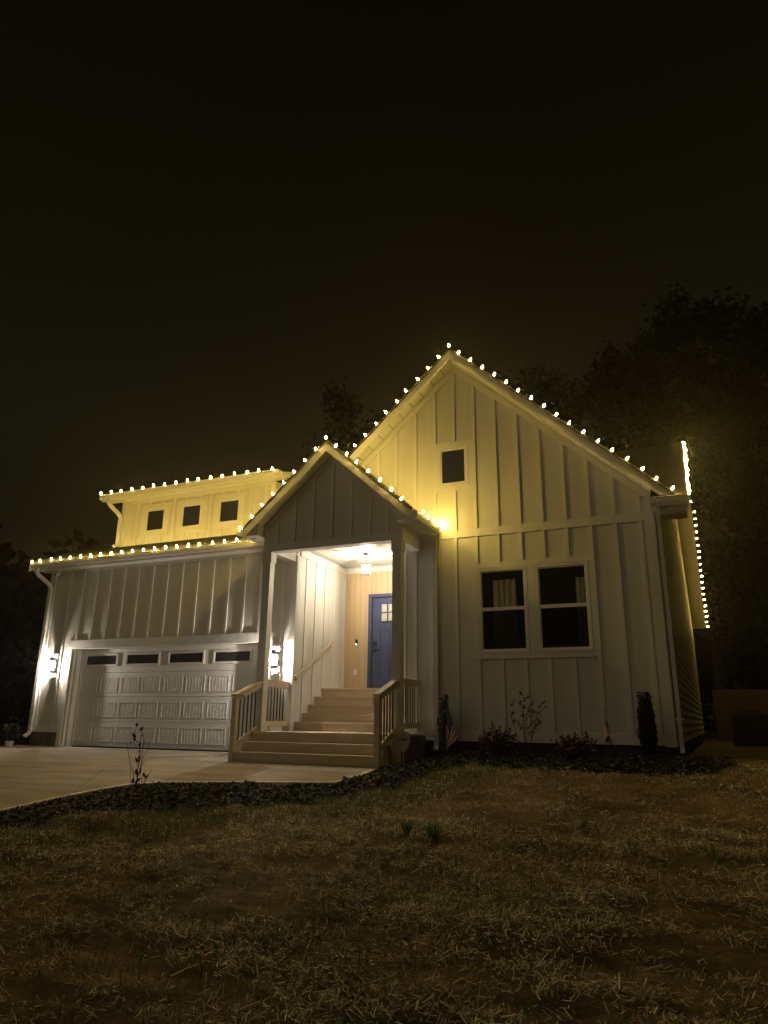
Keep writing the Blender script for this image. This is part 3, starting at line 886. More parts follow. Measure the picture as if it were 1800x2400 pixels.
g = MB().prism([(-7.446 - a, 4.075 + b) for a, b in [(0, 0), (0.085, 0), (0.10, 0.03), (0.118, 0.06), (0.122, 0.125), (0.108, 0.125), (0.104, 0.065), (0.08, 0.014), (0.012, 0.014), (0.012, 0.125), (0, 0.125)]], (PYF-0.03, -0.50), 'Y').build('gutter', M['alum'], H)
box_part('end_cap', M['alum'], g, -7.571, -7.446, PYF-0.034, PYF-0.030, 4.075, 4.2)
# ceiling boards run front to back
x = POSTS[0] + 0.09
while x < POSTS[1] - 0.09:
    b = min(x + 0.142, POSTS[1]-0.09)
    y1 = YB-0.002 if x > XL + 0.02 and b < XRC - 0.0 else -0.03
    box_part('ceiling_board', M['vinyl'], H, x, b-0.014, PY+0.184, y1, 4.062, 4.08)
    x += 0.142
box_part('ceiling', M['trim'], H, POSTS[0]-0.08, POSTS[1]+0.08, PY+0.184, YB, 4.081, 4.12)
# recess left wall: battens, frieze; rear frieze
def batten_x(y, z0, z1):
    return box_part('batten', M['trim'], H, XL+0.0005, XL+0.02, y-0.031, y+0.031, z0, z1)
for y, z0 in ((0.40, 0.60), (0.815, 0.93), (1.232, 1.27), (1.645, 1.3), (2.06, 1.3)):
    batten_x(y, z0, 3.90)
box_part('frieze_board', M['trim'], H, XL+0.0005, XL+0.024, 0.101, YB-0.02, 3.91, 4.061)
box_part('corner_board', M['trim'], H, XL+0.0005, XL+0.024, YB-0.10, YB-0.02, 1.28, 3.909)
box_part('frieze_board', M['trim'], H, XL+0.03, XRC, YB-0.025, YB-0.002, 3.935, 4.061)
# plank wall: two narrow strips make each board
x = XL + 0.002
while x < XRC:
    b = min(x+0.134, XRC)
    z0 = 1.28
    if b > -6.30 and x < -5.28: z0 = 3.415
    a_ = x
    if z0 > 3 and x < -6.30:
        box_part('plank', M['plank'], H, x, -6.302, YB-0.012, YB+0.011, 1.28, 3.415)
    box_part('plank', M['plank'], H, a_, b-0.006, YB-0.012, YB+0.011, z0, 3.934)
    x += 0.134
# front door
D = MB().box(-6.225, -5.30, YB-0.0, YB+0.04, 1.335, 3.335).build('front_door', M['door'], H)
fr = MB()
fr.box(-6.30, -6.228, YB-0.05, YB+0.02, 1.28, 3.412); fr.box(-5.297, -5.225, YB-0.05, YB+0.02, 1.28, 3.412); fr.box(-6.228, -5.297, YB-0.05, YB+0.02, 3.338, 3.412)
fr.box(-6.32, -6.301, YB-0.03, YB+0.02, 1.28, 3.42)
fr.build('door_frame', M['door'], D)
box_part('threshold', M['bronze'], D, -6.228, -5.297, YB-0.06, YB+0.02, 1.28, 1.334)
pnl = MB()
for (a, b, c, d) in ((-6.04, -5.80, 1.545, 1.565), (-6.04, -5.80, 2.6, 2.62), (-6.04, -6.02, 1.565, 2.6), (-5.82, -5.80, 1.565, 2.6),
                     (-5.72, -5.48, 1.545, 1.565), (-5.72, -5.48, 2.6, 2.62), (-5.72, -5.70, 1.565, 2.6), (-5.50, -5.48, 1.565, 2.6)):
    pnl.box(a, b, YB-0.012, YB-0.0005, c, d)
pnl.build('panel_moulding', M['door'], D)
lite = MB()
X0, X1, Z0, Z1 = -6.02, -5.505, 2.77, 3.20
lite.box(X0, X1, YB-0.016, YB-0.0005, Z1-0.022, Z1); lite.box(X0, X1, YB-0.016, YB-0.0005, Z0, Z0+0.022)
lite.box(X0, X0+0.022, YB-0.016, YB-0.0005, Z0+0.022, Z1-0.022); lite.box(X1-0.022, X1, YB-0.016, YB-0.0005, Z0+0.022, Z1-0.022)
for i in (1, 2):
    xx = X0 + (X1-X0)*i/3; lite.box(xx-0.014, xx+0.014, YB-0.015, YB-0.0005, Z0+0.022, Z1-0.022)
lite.box(X0+0.022, X1-0.022, YB-0.014, YB-0.0008, 2.975, 2.997)
lite.build('lite_frame', M['door'], D)
for i in range(3):
    for (c, d) in ((2.794, 2.972), (3.0, 3.176)):
        box_part('pane', M['sheer'], D, X0+(X1-X0)*i/3+0.016, X0+(X1-X0)*(i+1)/3-0.016, YB-0.006, YB-0.0006, c, d)
box_part('lock', M['blackmetal'], D, -6.19, -6.115, YB-0.03, YB-0.0006, 2.245, 2.345)
lv = MB().box(-6.19, -6.12, YB-0.02, YB-0.0007, 2.11, 2.18)
lv.tube([(-6.155, YB-0.005, 2.145), (-6.155, YB-0.06, 2.145), (-6.04, YB-0.065, 2.145)], 0.012)
lv.build('handle', M['blackmetal'], D)
db = MB().box(-6.63, -6.58, YB-0.035, YB-0.0125, 2.265, 2.40).build('doorbell', M['bronze'], H)
MB().lathe([(0.018, 0), (0.016, 0.006)], n=12).build('button', M['led'], db, loc=(-6.605, YB-0.036, 2.29)).rotation_euler = (math.pi/2, 0, 0)
oc = MB().box(-6.66, -6.57, YB-0.04, YB-0.0125, 1.605, 1.735).build('outlet_cover', M['whiteplastic'], H)

# ---- stairs
ST = MB()
RZ = [0.43, 0.60, 0.765, 0.935, 1.105, 1.28]
RY = [0.165, 0.43, 0.69, 0.955, 1.225]
for i in range(5):
    ya = RY[i]
    yb = RY[i+1] if i < 4 else YB
    box_part('riser', M['tread'], H, XL+0.003, XRC-0.002, ya, ya+0.03, RZ[i]+0.001, RZ[i+1]-0.034)
    box_part('tread', M['tread'], H, XL+0.003, XRC-0.002, ya-0.025, yb+0.028 if i < 4 else YB-0.014, RZ[i+1]-0.033, RZ[i+1])
# platform deck boards and front risers
yy = -1.19
pf = None
while yy < 0.14:
    y1 = min(yy+0.138, 0.16)
    box_part('deck_board', M['tread'], H, -7.13, -4.12, yy, y1-0.006, 0.392, 0.43) if y1 < 0.0 else box_part('deck_board', M['tread'], H, XL+0.024, XRC-0.002, max(yy, 0.0), y1-0.004, 0.392, 0.43)
    yy += 0.138
box_part('riser', M['tread'], H, -7.12, -4.13, -1.165, -1.135, 0.255, 0.391)
box_part('skirt_board', M['found'], H, -4.155, -4.122, -1.134, -0.03, -0.1, 0.391)
box_part('skirt_board', M['tread'], H, -7.128, -7.1, -1.134, -0.03, -0.1, 0.391)
FX0, FX1 = -6.985, -4.355
for (yf, zt) in ((-1.455, 0.265), (-1.725, 0.105)):
    box_part('tread', M['tread'], H, FX0, FX1, yf-0.02, yf+0.29 if yf > -1.5 else yf+0.285, zt-0.033, zt)
    box_part('riser', M['tread'], H, FX0, FX1, yf, yf+0.03, zt-0.16, zt-0.034)

for xs_ in (FX0-0.035, FX1+0.003):
    MB().prism([(-1.134, -0.15), (-1.724, -0.15), (-1.724, 0.07), (-1.454, 0.07), (-1.454, 0.23), (-1.134, 0.23)], (xs_, xs_+0.032), 'X').build('stringer', M['tread'], H)

box_part('skirt_board', M['tread'], H, -4.32, -4.13, -1.165, -1.136, -0.15, 0.254)
box_part('skirt_board', M['tread'], H, -7.12, -7.022, -1.165, -1.136, -0.15, 0.254)
# ---- railings
def rail_panel_stair(x, inner):
    r = MB().box(x-0.045, x+0.045, -1.745, -1.655, -0.06, 1.0).build('railing', M['tread'], H)   # newel board
    # sloping top and bottom rails
    s = 0.335
    def sl(y): return 1.02 + (y+1.745)*s
    MB().hexa([(x-0.06, -1.76, sl(-1.76)), (x+0.06, -1.76, sl(-1.76)), (x+0.06, PY, sl(PY)), (x-0.06, PY, sl(PY)),
               (x-0.06, -1.76, sl(-1.76)+0.04), (x+0.06, -1.76, sl(-1.76)+0.04), (x+0.06, PY, sl(PY)+0.04), (x-0.06, PY, sl(PY)+0.04)]).build('top_rail', M['tread'], r)
    MB().hexa([(x-0.02, -1.654, sl(-1.65)-0.10), (x+0.02, -1.654, sl(-1.65)-0.10), (x+0.02, PY, sl(PY)-0.10), (x-0.02, PY, sl(PY)-0.10),
               (x-0.02, -1.654, sl(-1.65)-0.002), (x+0.02, -1.654, sl(-1.65)-0.002), (x+0.02, PY, sl(PY)-0.002), (x-0.02, PY, sl(PY)-0.002)]).build('sub_rail', M['tread'], r)
    b0, b1 = 0.20, 0.50
    def bl(y): return b0 + (b1-b0)*(y+1.654)/(PY+1.654)
    MB().hexa([(x-0.02, -1.654, bl(-1.654)-0.05), (x+0.02, -1.654, bl(-1.654)-0.05), (x+0.02, PY, bl(PY)-0.05), (x-0.02, PY, bl(PY)-0.05),
               (x-0.02, -1.654, bl(-1.654)+0.05), (x+0.02, -1.654, bl(-1.654)+0.05), (x+0.02, PY, bl(PY)+0.05), (x-0.02, PY, bl(PY)+0.05)]).build('bottom_rail', M['tread'], r)
    for i in range(5):
        y = -1.56 + i*0.118
        box_part('baluster', M['blackmetal'], r, x-0.01, x+0.01, y-0.01, y+0.01, bl(y)+0.04, sl(y)-0.09)
    if inner:
        gx = x + 0.07
        MB().tube([(gx, -1.60, sl(-1.6)-0.03), (gx, -1.02, sl(-1.02)-0.03)], 0.021).build('grab_rail', M['tread'], r)
    return r
rail_panel_stair(-7.03, True)
rail_panel_stair(-4.31, False)
def rail_panel_side(x):
    r = MB().box(x-0.03, x+0.03, PY+0.19, -0.03, 1.225, 1.352).build('railing', M['tread'], H)
    box_part('bottom_rail', M['tread'], r, x-0.03, x+0.03, PY+0.19, -0.03, 0.518, 0.612)
    for i in range(6):
        y = -0.715 + i*0.108
        box_part('baluster', M['blackmetal'], r, x+0.031, x+0.045, y-0.01, y+0.01, 0.50, 1.27) if False else box_part('baluster', M['blackmetal'], r, x-0.009, x+0.009, y-0.009, y+0.009, 0.611, 1.226)
    box_part('filler_block', M['trim'], r, x-0.02, x+0.02, -0.62, -0.2, 0.43, 0.517) if x < -6 else None
    return r
rail_panel_side(-7.0)
rail_panel_side(-4.27)
# wall handrail up the stairs
hr = MB().ribbon([(XL+0.075, 0.0, 1.44), (XL+0.075, 1.55, 2.30)], 0.038, 0.062, (1, 0, 0)).build('handrail', M['tread'], H)
for y in (0.06, 0.75, 1.45):
    z = 1.44 + (y/1.55)*0.86 - 0.05
    MB().tube([(XL+0.002, y, z-0.03), (XL+0.06, y, z-0.03), (XL+0.075, y, z+0.02)], 0.009).build('bracket', M['bronze'], hr)

# ---------------------------------------------------------------- lamps
def make_lantern():
    t = thing('wall_lantern', '', 'lantern', (0, 0, 0), 'lanterns either side of the garage door')
    MB().box(-0.085, 0.085, -0.032, -0.002, -0.02, 0.27).build('mounting_block', M['trim'], t)
    MB().box(-0.055, 0.055, -0.05, -0.033, -0.10, 0.12).build('backplate', M['blackmetal'], t)
    f = MB()
    yc, r, z0, z1 = -0.112, 0.058, -0.15, 0.09
    for sx in (-1, 1):
        for sy in (-1, 1):
            f.box(sx*r-0.006, sx*r+0.006, yc+sy*r-0.006, yc+sy*r+0.006, z0, z1)
    for z in (z0, z1):
        f.box(-r-0.006, r+0.006, yc-r-0.006, yc-r+0.006, z-0.007, z+0.007); f.box(-r-0.006, r+0.006, yc+r-0.006, yc+r+0.006, z-0.007, z+0.007)
        f.box(-r-0.006, -r+0.006, yc-r+0.006, yc+r-0.006, z-0.007, z+0.007); f.box(r-0.006, r+0.006, yc-r+0.006, yc+r-0.006, z-0.007, z+0.007)
    f.build('cage', M['blackmetal'], t)
    MB().hexa([(-0.04, yc-0.04, z1+0.045), (0.04, yc-0.04, z1+0.045), (0.04, yc+0.04, z1+0.045), (-0.04, yc+0.04, z1+0.045),
               (-0.02, yc-0.02, z1+0.085), (0.02, yc-0.02, z1+0.085), (0.02, yc+0.02, z1+0.085), (-0.02, yc+0.02, z1+0.085)]).build('cap', M['blackmetal'], t)
    a = MB().tube([(0, -0.045, 0.06), (0, -0.07, 0.15), (0, yc, z1+0.06)], 0.008)
    a.box(-0.035, 0.035, yc-0.035, yc+0.035, z1+0.008, z1+0.044)
    a.build('arm', M['blackmetal'], t)
    MB().box(-0.045, 0.045, yc-0.045, yc+0.08, z0-0.02, z0-0.008).build('base', M['blackmetal'], t)
    g = MB()
    g.box(-r, r, yc-r-0.001, yc-r+0.001, z0+0.008, z1-0.008); g.box(-r-0.001, -r+0.001, yc-r+0.002, yc+r-0.002, z0+0.008, z1-0.008); g.box(r-0.001, r+0.001, yc-r+0.002, yc+r-0.002, z0+0.008, z1-0.008)
    g.build('glass', M['lampglass'], t)
    MB().lathe([(0.004, -0.05), (0.012, -0.042), (0.015, -0.025), (0.012, -0.005), (0.007, 0.01)], (0, yc, 0.02), 10).build('bulb', M['lantbulb'], t, smooth=True)
    return t
la = make_lantern()
la.location = (-13.335, -0.022, 1.80)
la['label'] = 'lit black cage lantern at the outer corner left of the garage door'
lb = copy_tree(la)
lb.location = (-7.30, -0.022, 1.80)
lb['label'] = 'lit black cage lantern between the porch post and the stair wall'

pd = thing('pendant_lamp', 'lit square pendant lantern hanging from the porch ceiling', 'lamp', (-5.81, 0.95, 4.062))
MB().lathe([(0.065, -0.022), (0.06, -0.006), (0.05, 0.0)], n=16).build('canopy', M['bronze'], pd)
ch = MB()
for i in range(8):
    z = -0.03 - i*0.025
    ch.box(-0.006 if i % 2 else -0.002, 0.006 if i % 2 else 0.002, -0.002 if i % 2 else -0.006, 0.002 if i % 2 else 0.006, z-0.028, z)
ch.build('chain', M['bronze'], pd)
f = MB(); r, z0, z1 = 0.068, -0.455, -0.245
for sx in (-1, 1):
    for sy in (-1, 1):
        f.box(sx*r-0.005, sx*r+0.005, sy*r-0.005, sy*r+0.005, z0, z1)
for z in (z0, z1):
    f.box(-r-0.005, r+0.005, -r-0.005, -r+0.005, z-0.006, z+0.006); f.box(-r-0.005, r+0.005, r-0.005, r+0.005, z-0.006, z+0.006)
    f.box(-r-0.005, -r+0.005, -r+0.005, r-0.005, z-0.006, z+0.006); f.box(r-0.005, r+0.005, -r+0.005, r-0.005, z-0.006, z+0.006)
f.box(-r, r, -0.008, 0.008, z1-0.004, z1+0.004); f.box(-0.008, 0.008, -r, -0.009, z1-0.004, z1+0.004); f.box(-0.008, 0.008, 0.009, r, z1-0.004, z1+0.004)
f.build('cage', M['bronze'], pd)
g = MB()
for (a, b, c, d) in ((-r, r, -r-0.001, -r+0.001), (-r, r, r-0.001, r+0.001), (-r-0.001, -r+0.001, -r+0.003, r-0.003), (r-0.001, r+0.001, -r+0.003, r-0.003)):
    g.box(a, b, c, d, z0+0.007, z1-0.007)
g.build('glass', M['lampglass'], pd)
MB().lathe([(0.004, -0.375), (0.013, -0.365), (0.016, -0.345), (0.012, -0.325), (0.007, -0.31)], n=12).build('bulb', M['pendbulb'], pd, smooth=True)

# ---------------------------------------------------------------- light strings
bulb_me = MB().lathe([(0.009, 0.0), (0.0155, 0.009), (0.0185, 0.023), (0.015, 0.040), (0.009, 0.054), (0.003, 0.062)], n=8).mesh('bulb', M['bulb'], True)
sock_me = MB().lathe([(0.016, -0.035), (0.017, 0.0)], n=8).mesh('socket', M['socket'])
def light_string(label, pts, dirs, wire_off=0.04):
    """pts: bulb centres; dirs: bulb axes"""
    p0 = Vector(pts[0])
    t = thing('light_string', label, 'string lights', p0, 'strings of warm bulbs along the roof edges')
    wp = []
    for p, d in zip(pts, dirs):
        p = Vector(p) - p0; d = Vector(d).normalized()
        d = (d + Vector((random.uniform(-.14, .14), random.uniform(-.14, .14), random.uniform(-.1, .1)))).normalized()
        p = p + Vector((random.gauss(0, .012), random.gauss(0, .004), random.gauss(0, .004)))
        base = p - d*0.04
        b = link('bulb', bulb_me, t, base)
        b.rotation_mode = 'QUATERNION'; b.rotation_quaternion = d.to_track_quat('Z', 'Y')
        s = link('socket', sock_me, b)
        wp.append(base - d*wire_off)
    q = [wp[0]]
    for a, b in zip(wp[:-1], wp[1:]):
        q.append((a+b)/2 + Vector((0, 0, -0.008))); q.append(b)
    MB().tube(q, 0.0045, 5).build('wire', M['wire'], t)
    return t
UP = (0, -0.15, 1)
n = 21
light_string('long level row of lit bulbs along the garage gutter', [(-14.09 + i*(6.26/(n-1)), -0.475, 4.245) for i in range(n)], [UP]*n, 0.03)
n = 16
light_string('upper level row of lit bulbs along the dormer gutter', [(-12.76 + i*(4.99/(n-1)), DY-0.485, 5.995) for i in range(n)], [UP]*n, 0.03)
# main gable
def gable_run(xc, zc, sl, xl, xr, y, step=0.305):
    dx = step/math.sqrt(1+sl*sl); pts = []; dirs = []
    nl = int((xc-xl)/dx); nr = int((xr-xc)/dx)
    for i in range(-nl, nr+1):
        x = xc + i*dx
        z = zc - sl*abs(x-xc)
        pts.append((x, y, z)); s_ = 0 if i == 0 else (1 if i > 0 else -1)
        dirs.append((0.55*s_, -0.25, 0.8))
    return pts, dirs
a, b = gable_run(GX, 7.865, GS, -7.0, 0.40, -0.352)
light_string('row of lit bulbs up and over the tall main gable', a, b)
a, b = gable_run(PX, 5.868, PS, -7.56, -3.86, PYF-0.036)
a += [(-3.80, -0.96, 4.245), (-3.80, -0.68, 4.245), (-3.80, -0.38, 4.245), (-3.79, -0.055, 4.245)]
b += [(0.2, -0.1, 1)]*4
light_string('row of lit bulbs over the small porch gable and its right gutter', a, b)
# side rake: front slope up to the ridge, then down the rear slope
pts = []; dirs = []
L1 = math.hypot(11.87, 5.37); k = int(L1/0.31)
for i in range(k):
    y = -0.12 + i*0.31*11.87/L1
    pts.append((0.018*(y+0.47)+0.60, y, zroof(y)-0.004)); dirs.append((0.1, -0.3, 0.9))
for i in range(29):
    y = 11.45 + i*0.31*0.8085
    if y > 18.5: break
    pts.append((0.018*(y+0.47)+(0.66 if y > 13.5 else 0.56), y, zroof(min(y, 18.4))-(0.09 if y > 13.5 else -0.05))); dirs.append((1, 0, 0.15))
light_string('string of lit bulbs up and down the right end rake', pts, dirs)

# ---------------------------------------------------------------- small things at the house
sc = thing('security_camera', 'small white camera under the eave at the garage corner', 'camera', (-13.62, -0.06, 3.965))
MB().box(-0.03, 0.03, -0.02, 0.03, 0.02, 0.085).build('bracket', M['whiteplastic'], sc)
MB().tube([(0, 0.02, 0.0), (0.02, -0.09, -0.03)], 0.034, 12).build('housing', M['whiteplastic'], sc)
MB().tube([(0.0205, -0.092, -0.0305), (0.022, -0.097, -0.032)], 0.024, 12).build('lens', M['blackmetal'], sc)

def leaf_quads(c, nrm_spread, size, n, aspect=1.7):
    """c: (n,3) centres -> loose leaf quads (kite shaped)"""
    d = rng.normal(0, 1, (n, 3)); d /= np.linalg.norm(d, axis=1)[:, None]
    u = rng.normal(0, 1, (n, 3)); u -= (u*d).sum(1)[:, None]*d; u /= np.linalg.norm(u, axis=1)[:, None]
    v = np.cross(d, u)
    L = (size*rng.uniform(0.6, 1.3, n))[:, None]
    return np.stack([c - u*L*aspect/2, c + v*L/2 - u*L*0.05, c + u*L*aspect/2, c - v*L/2 - u*L*0.05], 1)
def in_ellipsoid(n, c, r):
    p = rng.normal(0, 1, (n, 3)); p /= np.linalg.norm(p, axis=1)[:, None]
    p *= rng.uniform(0.25, 1, n)[:, None]**(1/3)
    return p*np.array(r) + np.array(c)

def column_shrub(loc, label, h, r, m, size, n):
    t = thing('columnar_shrub', label, 'shrub', loc)
    z = rng.uniform(0.12, 1, n)
    a = rng.uniform(0, 2*np.pi, n); lump = 1 + 0.16*np.sin(2*a + 8*z + loc[0]) + 0.10*np.sin(5*a - 17*z)
    rr = r*np.sqrt(rng.uniform(0.15, 1, n))*(0.62 + 0.38*ss(0.1, 0.5, z))*(1.0 - 0.6*ss(0.72, 1.0, z + 0.06*np.sin(2*a)))*lump
    c = np.stack([rr*np.cos(a), rr*np.sin(a), z*h], -1)
    sp = rng.uniform(0, 1, n) < 0.06
    lead = rng.integers(0, 9, sp.sum())
    c[sp, 2] = h*(0.88 + 0.22*rng.uniform(0, 1, sp.sum()))
    c[sp, 0] = r*0.75*np.cos(lead*2.3)*(0.3+0.08*lead) + rng.normal(0, .012, sp.sum()); c[sp, 1] = r*0.75*np.sin(lead*2.3) + rng.normal(0, .012, sp.sum())
    link('foliage', quads_mesh('foliage', leaf_quads(c, 1, size, n), m), t)
    st = MB()
    for i in range(4):
        g_ = 2*math.pi*i/4
        st.tube([(0.02*math.cos(g_), 0.02*math.sin(g_), -0.03), (r*0.5*math.cos(g_), r*0.5*math.sin(g_), h*0.9)], [0.01, 0.004], 5)
    st.build('stem', M['bark'], t)
    return t
def gz(x, y): return float(zl(x, y)) + 0.02
column_shrub((-3.62, -0.45, gz(-3.62, -.45)), 'slim upright shrub with small speckled leaves beside the porch downspout', 0.95, 0.105, M['variegated'], 0.026, 2600)
column_shrub((-0.36, -0.60, gz(-.36, -.60)), 'dense dark columnar evergreen near the right corner of the house', 0.90, 0.135, M['evergreen'], 0.022, 6500)

def spreading_shrub(loc, label, r, h, n):
    t = thing('spreading_shrub', label, 'shrub', loc, 'low burgundy shrubs under the double window')
    st = MB(); cs = []
    for i in range(16):
        a = 2*math.pi*i/16 + random.uniform(-.2, .2); f_ = random.uniform(0.55, 1.0)
        tip = Vector((math.cos(a)*r*f_, math.sin(a)*r*f_*0.8, h*random.uniform(0.45, 1.0)*(1.15-0.5*f_)))
        mid = Vector((tip.x*0.45, tip.y*0.45, tip.z*0.7))
        st.tube([(0, 0, -0.02), mid, tip], [0.008, 0.005, 0.002], 4)
        for k_ in range(n//16):
            tt = random.uniform(0.25, 1.05)
            p = (mid*(2*tt) if tt < 0.5 else mid + (tip-mid)*(2*tt-1))
            cs.append(p + Vector((random.gauss(0, .05), random.gauss(0, .05), random.gauss(0, .045))))
    c = np.array([tuple(p) for p in cs])
    link('foliage', quads_mesh('foliage', leaf_quads(c, 1, 0.032, len(c)), M['burgundy']), t)
    st.build('stem', M['twig'], t)
    return t
spreading_shrub((-2.63, -0.72, gz(-2.63, -.72)), 'rounded low burgundy shrub under the left half of the double window', 0.33, 0.52, 1300)
spreading_shrub((-1.40, -0.72, gz(-1.40, -.72)), 'ragged low burgundy shrub between the leafy sapling and the right flag', 0.34, 0.40, 800)

def sapling(loc, label, h, stems, leafm, leafn, lsize, spread, name='sapling', leaf_side=0.0, cat='sapling'):
    t = thing(name, label, cat, loc)
    st = MB(); cs = []
    for s_ in range(stems):
        a = random.uniform(0, 2*math.pi); lean = random.uniform(0.3, 1.0)*spread
        p = Vector((random.uniform(-.02, .02), random.uniform(-.02, .02), -0.02)); pts = [p.copy()]
        hh = h*random.uniform(0.7, 1.0)
        for k_ in range(6):
            p = p + Vector((math.cos(a)*lean/6 + random.gauss(0, .012), math.sin(a)*lean/6 + random.gauss(0, .012), hh/6))
            pts.append(p.copy())
            if k_ > 1:
                b = random.uniform(0, 2*math.pi); L = random.uniform(0.06, 0.16)
                q = p + Vector((math.cos(b)*L, math.sin(b)*L, L*0.9))
                st.tube([p, (p+q)/2 + Vector((0, 0, -.008)), q], [0.0035, 0.003, 0.0018], 4)
                for z_ in range(leafn):
                    cs.append(p + (q-p)*random.uniform(0.3, 1.1) + Vector((random.gauss(0, .012),)*3))
        st.tube(pts, [0.0065, 0.006, 0.0055, 0.005, 0.004, 0.003, 0.002], 5)
    st.build('stem', M['twig'], t)
    lm = quads_mesh('leaf', leaf_quads(np.zeros((1, 3)), 1, lsize, 1), leafm)
    if leafn <= 1:
        for p in cs[::2]:
            o = link('leaf', lm, t, p); o.rotation_euler = (random.uniform(0, 6), random.uniform(0, 6), random.uniform(0, 6))
    else:
        c = np.array([tuple(p) for p in cs])
        link('foliage', quads_mesh('foliage', leaf_quads(c, 1, lsize, len(c)), leafm), t)
    return t
sapling((-2.12, -0.95, gz(-2.12, -.95)), 'thin leafy young shrub with pale leaves between two burgundy shrubs', 0.95, 6, M['sapleaf'], 7, 0.034, 0.22)
# bare twigs at the walkway corner: stems traced from the photograph
tw = thing('bare_shrub', 'nearly leafless twiggy shrub in the mulch in front of the garage door', 'shrub', (-6.86, -4.18, gz(-6.86, -4.18)))
st = MB()
def T(u, v, d=0.0):                  # photo crop units -> metres about the plant's foot
    return Vector(((u-520)*0.000475 + 0.03*d, d, (2010-v)*0.000475))
def stem(pts, r=0.006, d=0.0):
    q = [T(u, v, d*i/len(pts)) for i, (u, v) in enumerate(pts)]
    st.tube(q, [r*(1-0.55*i/(len(q)-1)) for i in range(len(q))], 5)
stem([(490, 2030), (540, 1850), (490, 1560), (360, 1320), (280, 1010), (210, 730)], 0.006, -0.1)
stem([(430, 2020), (390, 1880), (355, 1600), (360, 1330)], 0.004, -0.05)
stem([(500, 2020), (590, 1640), (650, 1400), (640, 900), (615, 560), (470, 350), (385, 215)], 0.006, 0.05)
stem([(580, 2020), (545, 1860), (500, 1500), (525, 1200), (465, 900), (410, 620), (360, 545), (500, 535)], 0.006, 0.12)
stem([(590, 1980), (640, 1700), (760, 1430), (960, 1190)], 0.005, -0.12)
stem([(650, 1480), (660, 1150), (755, 980), (795, 640), (775, 470)], 0.005, 0.1)
stem([(740, 1970), (800, 1850), (850, 1640), (990, 1460)], 0.004, -0.1)
stem([(800, 1870), (940, 1750), (1090, 1520), (1170, 1430)], 0.004, -0.06)
stem([(570, 1450), (540, 1200), (550, 800), (540, 700)], 0.004, 0.0)
stem([(520, 1340), (440, 1240), (360, 1110)], 0.003, 0.05)
stem([(640, 900), (680, 620), (740, 460)], 0.003, 0.1)
stem([(460, 890), (290, 720), (280, 640)], 0.003, 0.0)
stem([(700, 700), (830, 760), (890, 640)], 0.003, 0.05)
st.build('stem', M['twig'], tw)
lm = MB().add([(-0.024, 0, 0), (0, -0.012, 0.006), (0.026, 0, 0.002), (0.002, 0.013, 0.008), (0.0, 0.0, -0.003)], [(0, 1, 4), (1, 2, 4), (2, 3, 4), (3, 0, 4)]).mesh('leaf', M['twigleaf'])
for (u, v, s_) in ((340, 230, 1.1), (560, 335, 1.2), (290, 520, 1.4), (275, 640, 1.1), (600, 520, 1.1), (155, 738, .9), (525, 970, 1), (400, 1220, 1.3), (610, 1130, 1.3), (590, 1220, 1),
                   (570, 1540, 1.5), (650, 1520, 1.4), (610, 1600, 1.4), (415, 1800, 1.5), (670, 1770, 1.6), (805, 1610, 1.1), (915, 1670, 1.3), (560, 780, 1.1), (480, 700, .6)):
    o = link('leaf', lm, tw, T(u, v, random.uniform(-.03, .03)))
    o.rotation_euler = (random.uniform(0.6, 2.4), random.uniform(0, 6), random.uniform(0, 6)); o.scale = (s_*1.5,)*3

pp = thing('potted_plant', 'small dark plant in a white pot below the far left downspout', 'plant', (-14.05, -0.35, float(zbase(-.35)) - 0.03))
MB().lathe([(0.075, 0.0), (0.095, 0.13), (0.10, 0.14), (0.09, 0.14), (0.085, 0.12)], n=14).build('pot', M['whiteplastic'], pp)
c = in_ellipsoid(420, (-0.02, 0, 0.33), (0.22, 0.2, 0.17))
link('foliage', quads_mesh('foliage', leaf_quads(c, 1, 0.06, 420, 2.4), M['evergreen']), pp)

# yard sign: shield on a stake
ys_ = thing('yard_sign', 'shield shaped security sign on a stake at the right of the steps', 'sign', (-4.02, -1.32, gz(-4.02, -1.32)))
sh = [(-0.112, 0.475), (-0.09, 0.51), (-0.04, 0.528), (0.04, 0.528), (0.09, 0.51), (0.112, 0.475), (0.108, 0.38), (0.085, 0.30), (0.045, 0.235), (0.0, 0.19), (-0.045, 0.235), (-0.085, 0.30), (-0.108, 0.38)]
MB().prism(sh, (-0.004, 0.004), 'Y').build('face', M['signface'], ys_)
rim = MB()
for i in range(len(sh)):
    a, b = sh[i], sh[(i+1) % len(sh)]
    rim.tube([(a[0], 0, a[1]), (b[0], 0, b[1])], 0.0055, 5)
rim.build('rim', M['found'], ys_)
MB().tube([(0, 0.008, -0.1), (0, 0.008, 0.555)], 0.007, 8).build('stake', M['alum'], ys_)
ink = MB()
yy_ = -0.0055
def bar(x0, z0, x1, z1, w=0.005):
    d = Vector((x1-x0, 0, z1-z0)); n_v = Vector((-d.z, 0, d.x)).normalized()*w
    ink.hexa([(x0-n_v.x, yy_, z0-n_v.z), (x1-n_v.x, yy_, z1-n_v.z), (x1-n_v.x, -0.0042, z1-n_v.z), (x0-n_v.x, -0.0042, z0-n_v.z),
              (x0+n_v.x, yy_, z0+n_v.z), (x1+n_v.x, yy_, z1+n_v.z), (x1+n_v.x, -0.0042, z1+n_v.z), (x0+n_v.x, -0.0042, z0+n_v.z)])
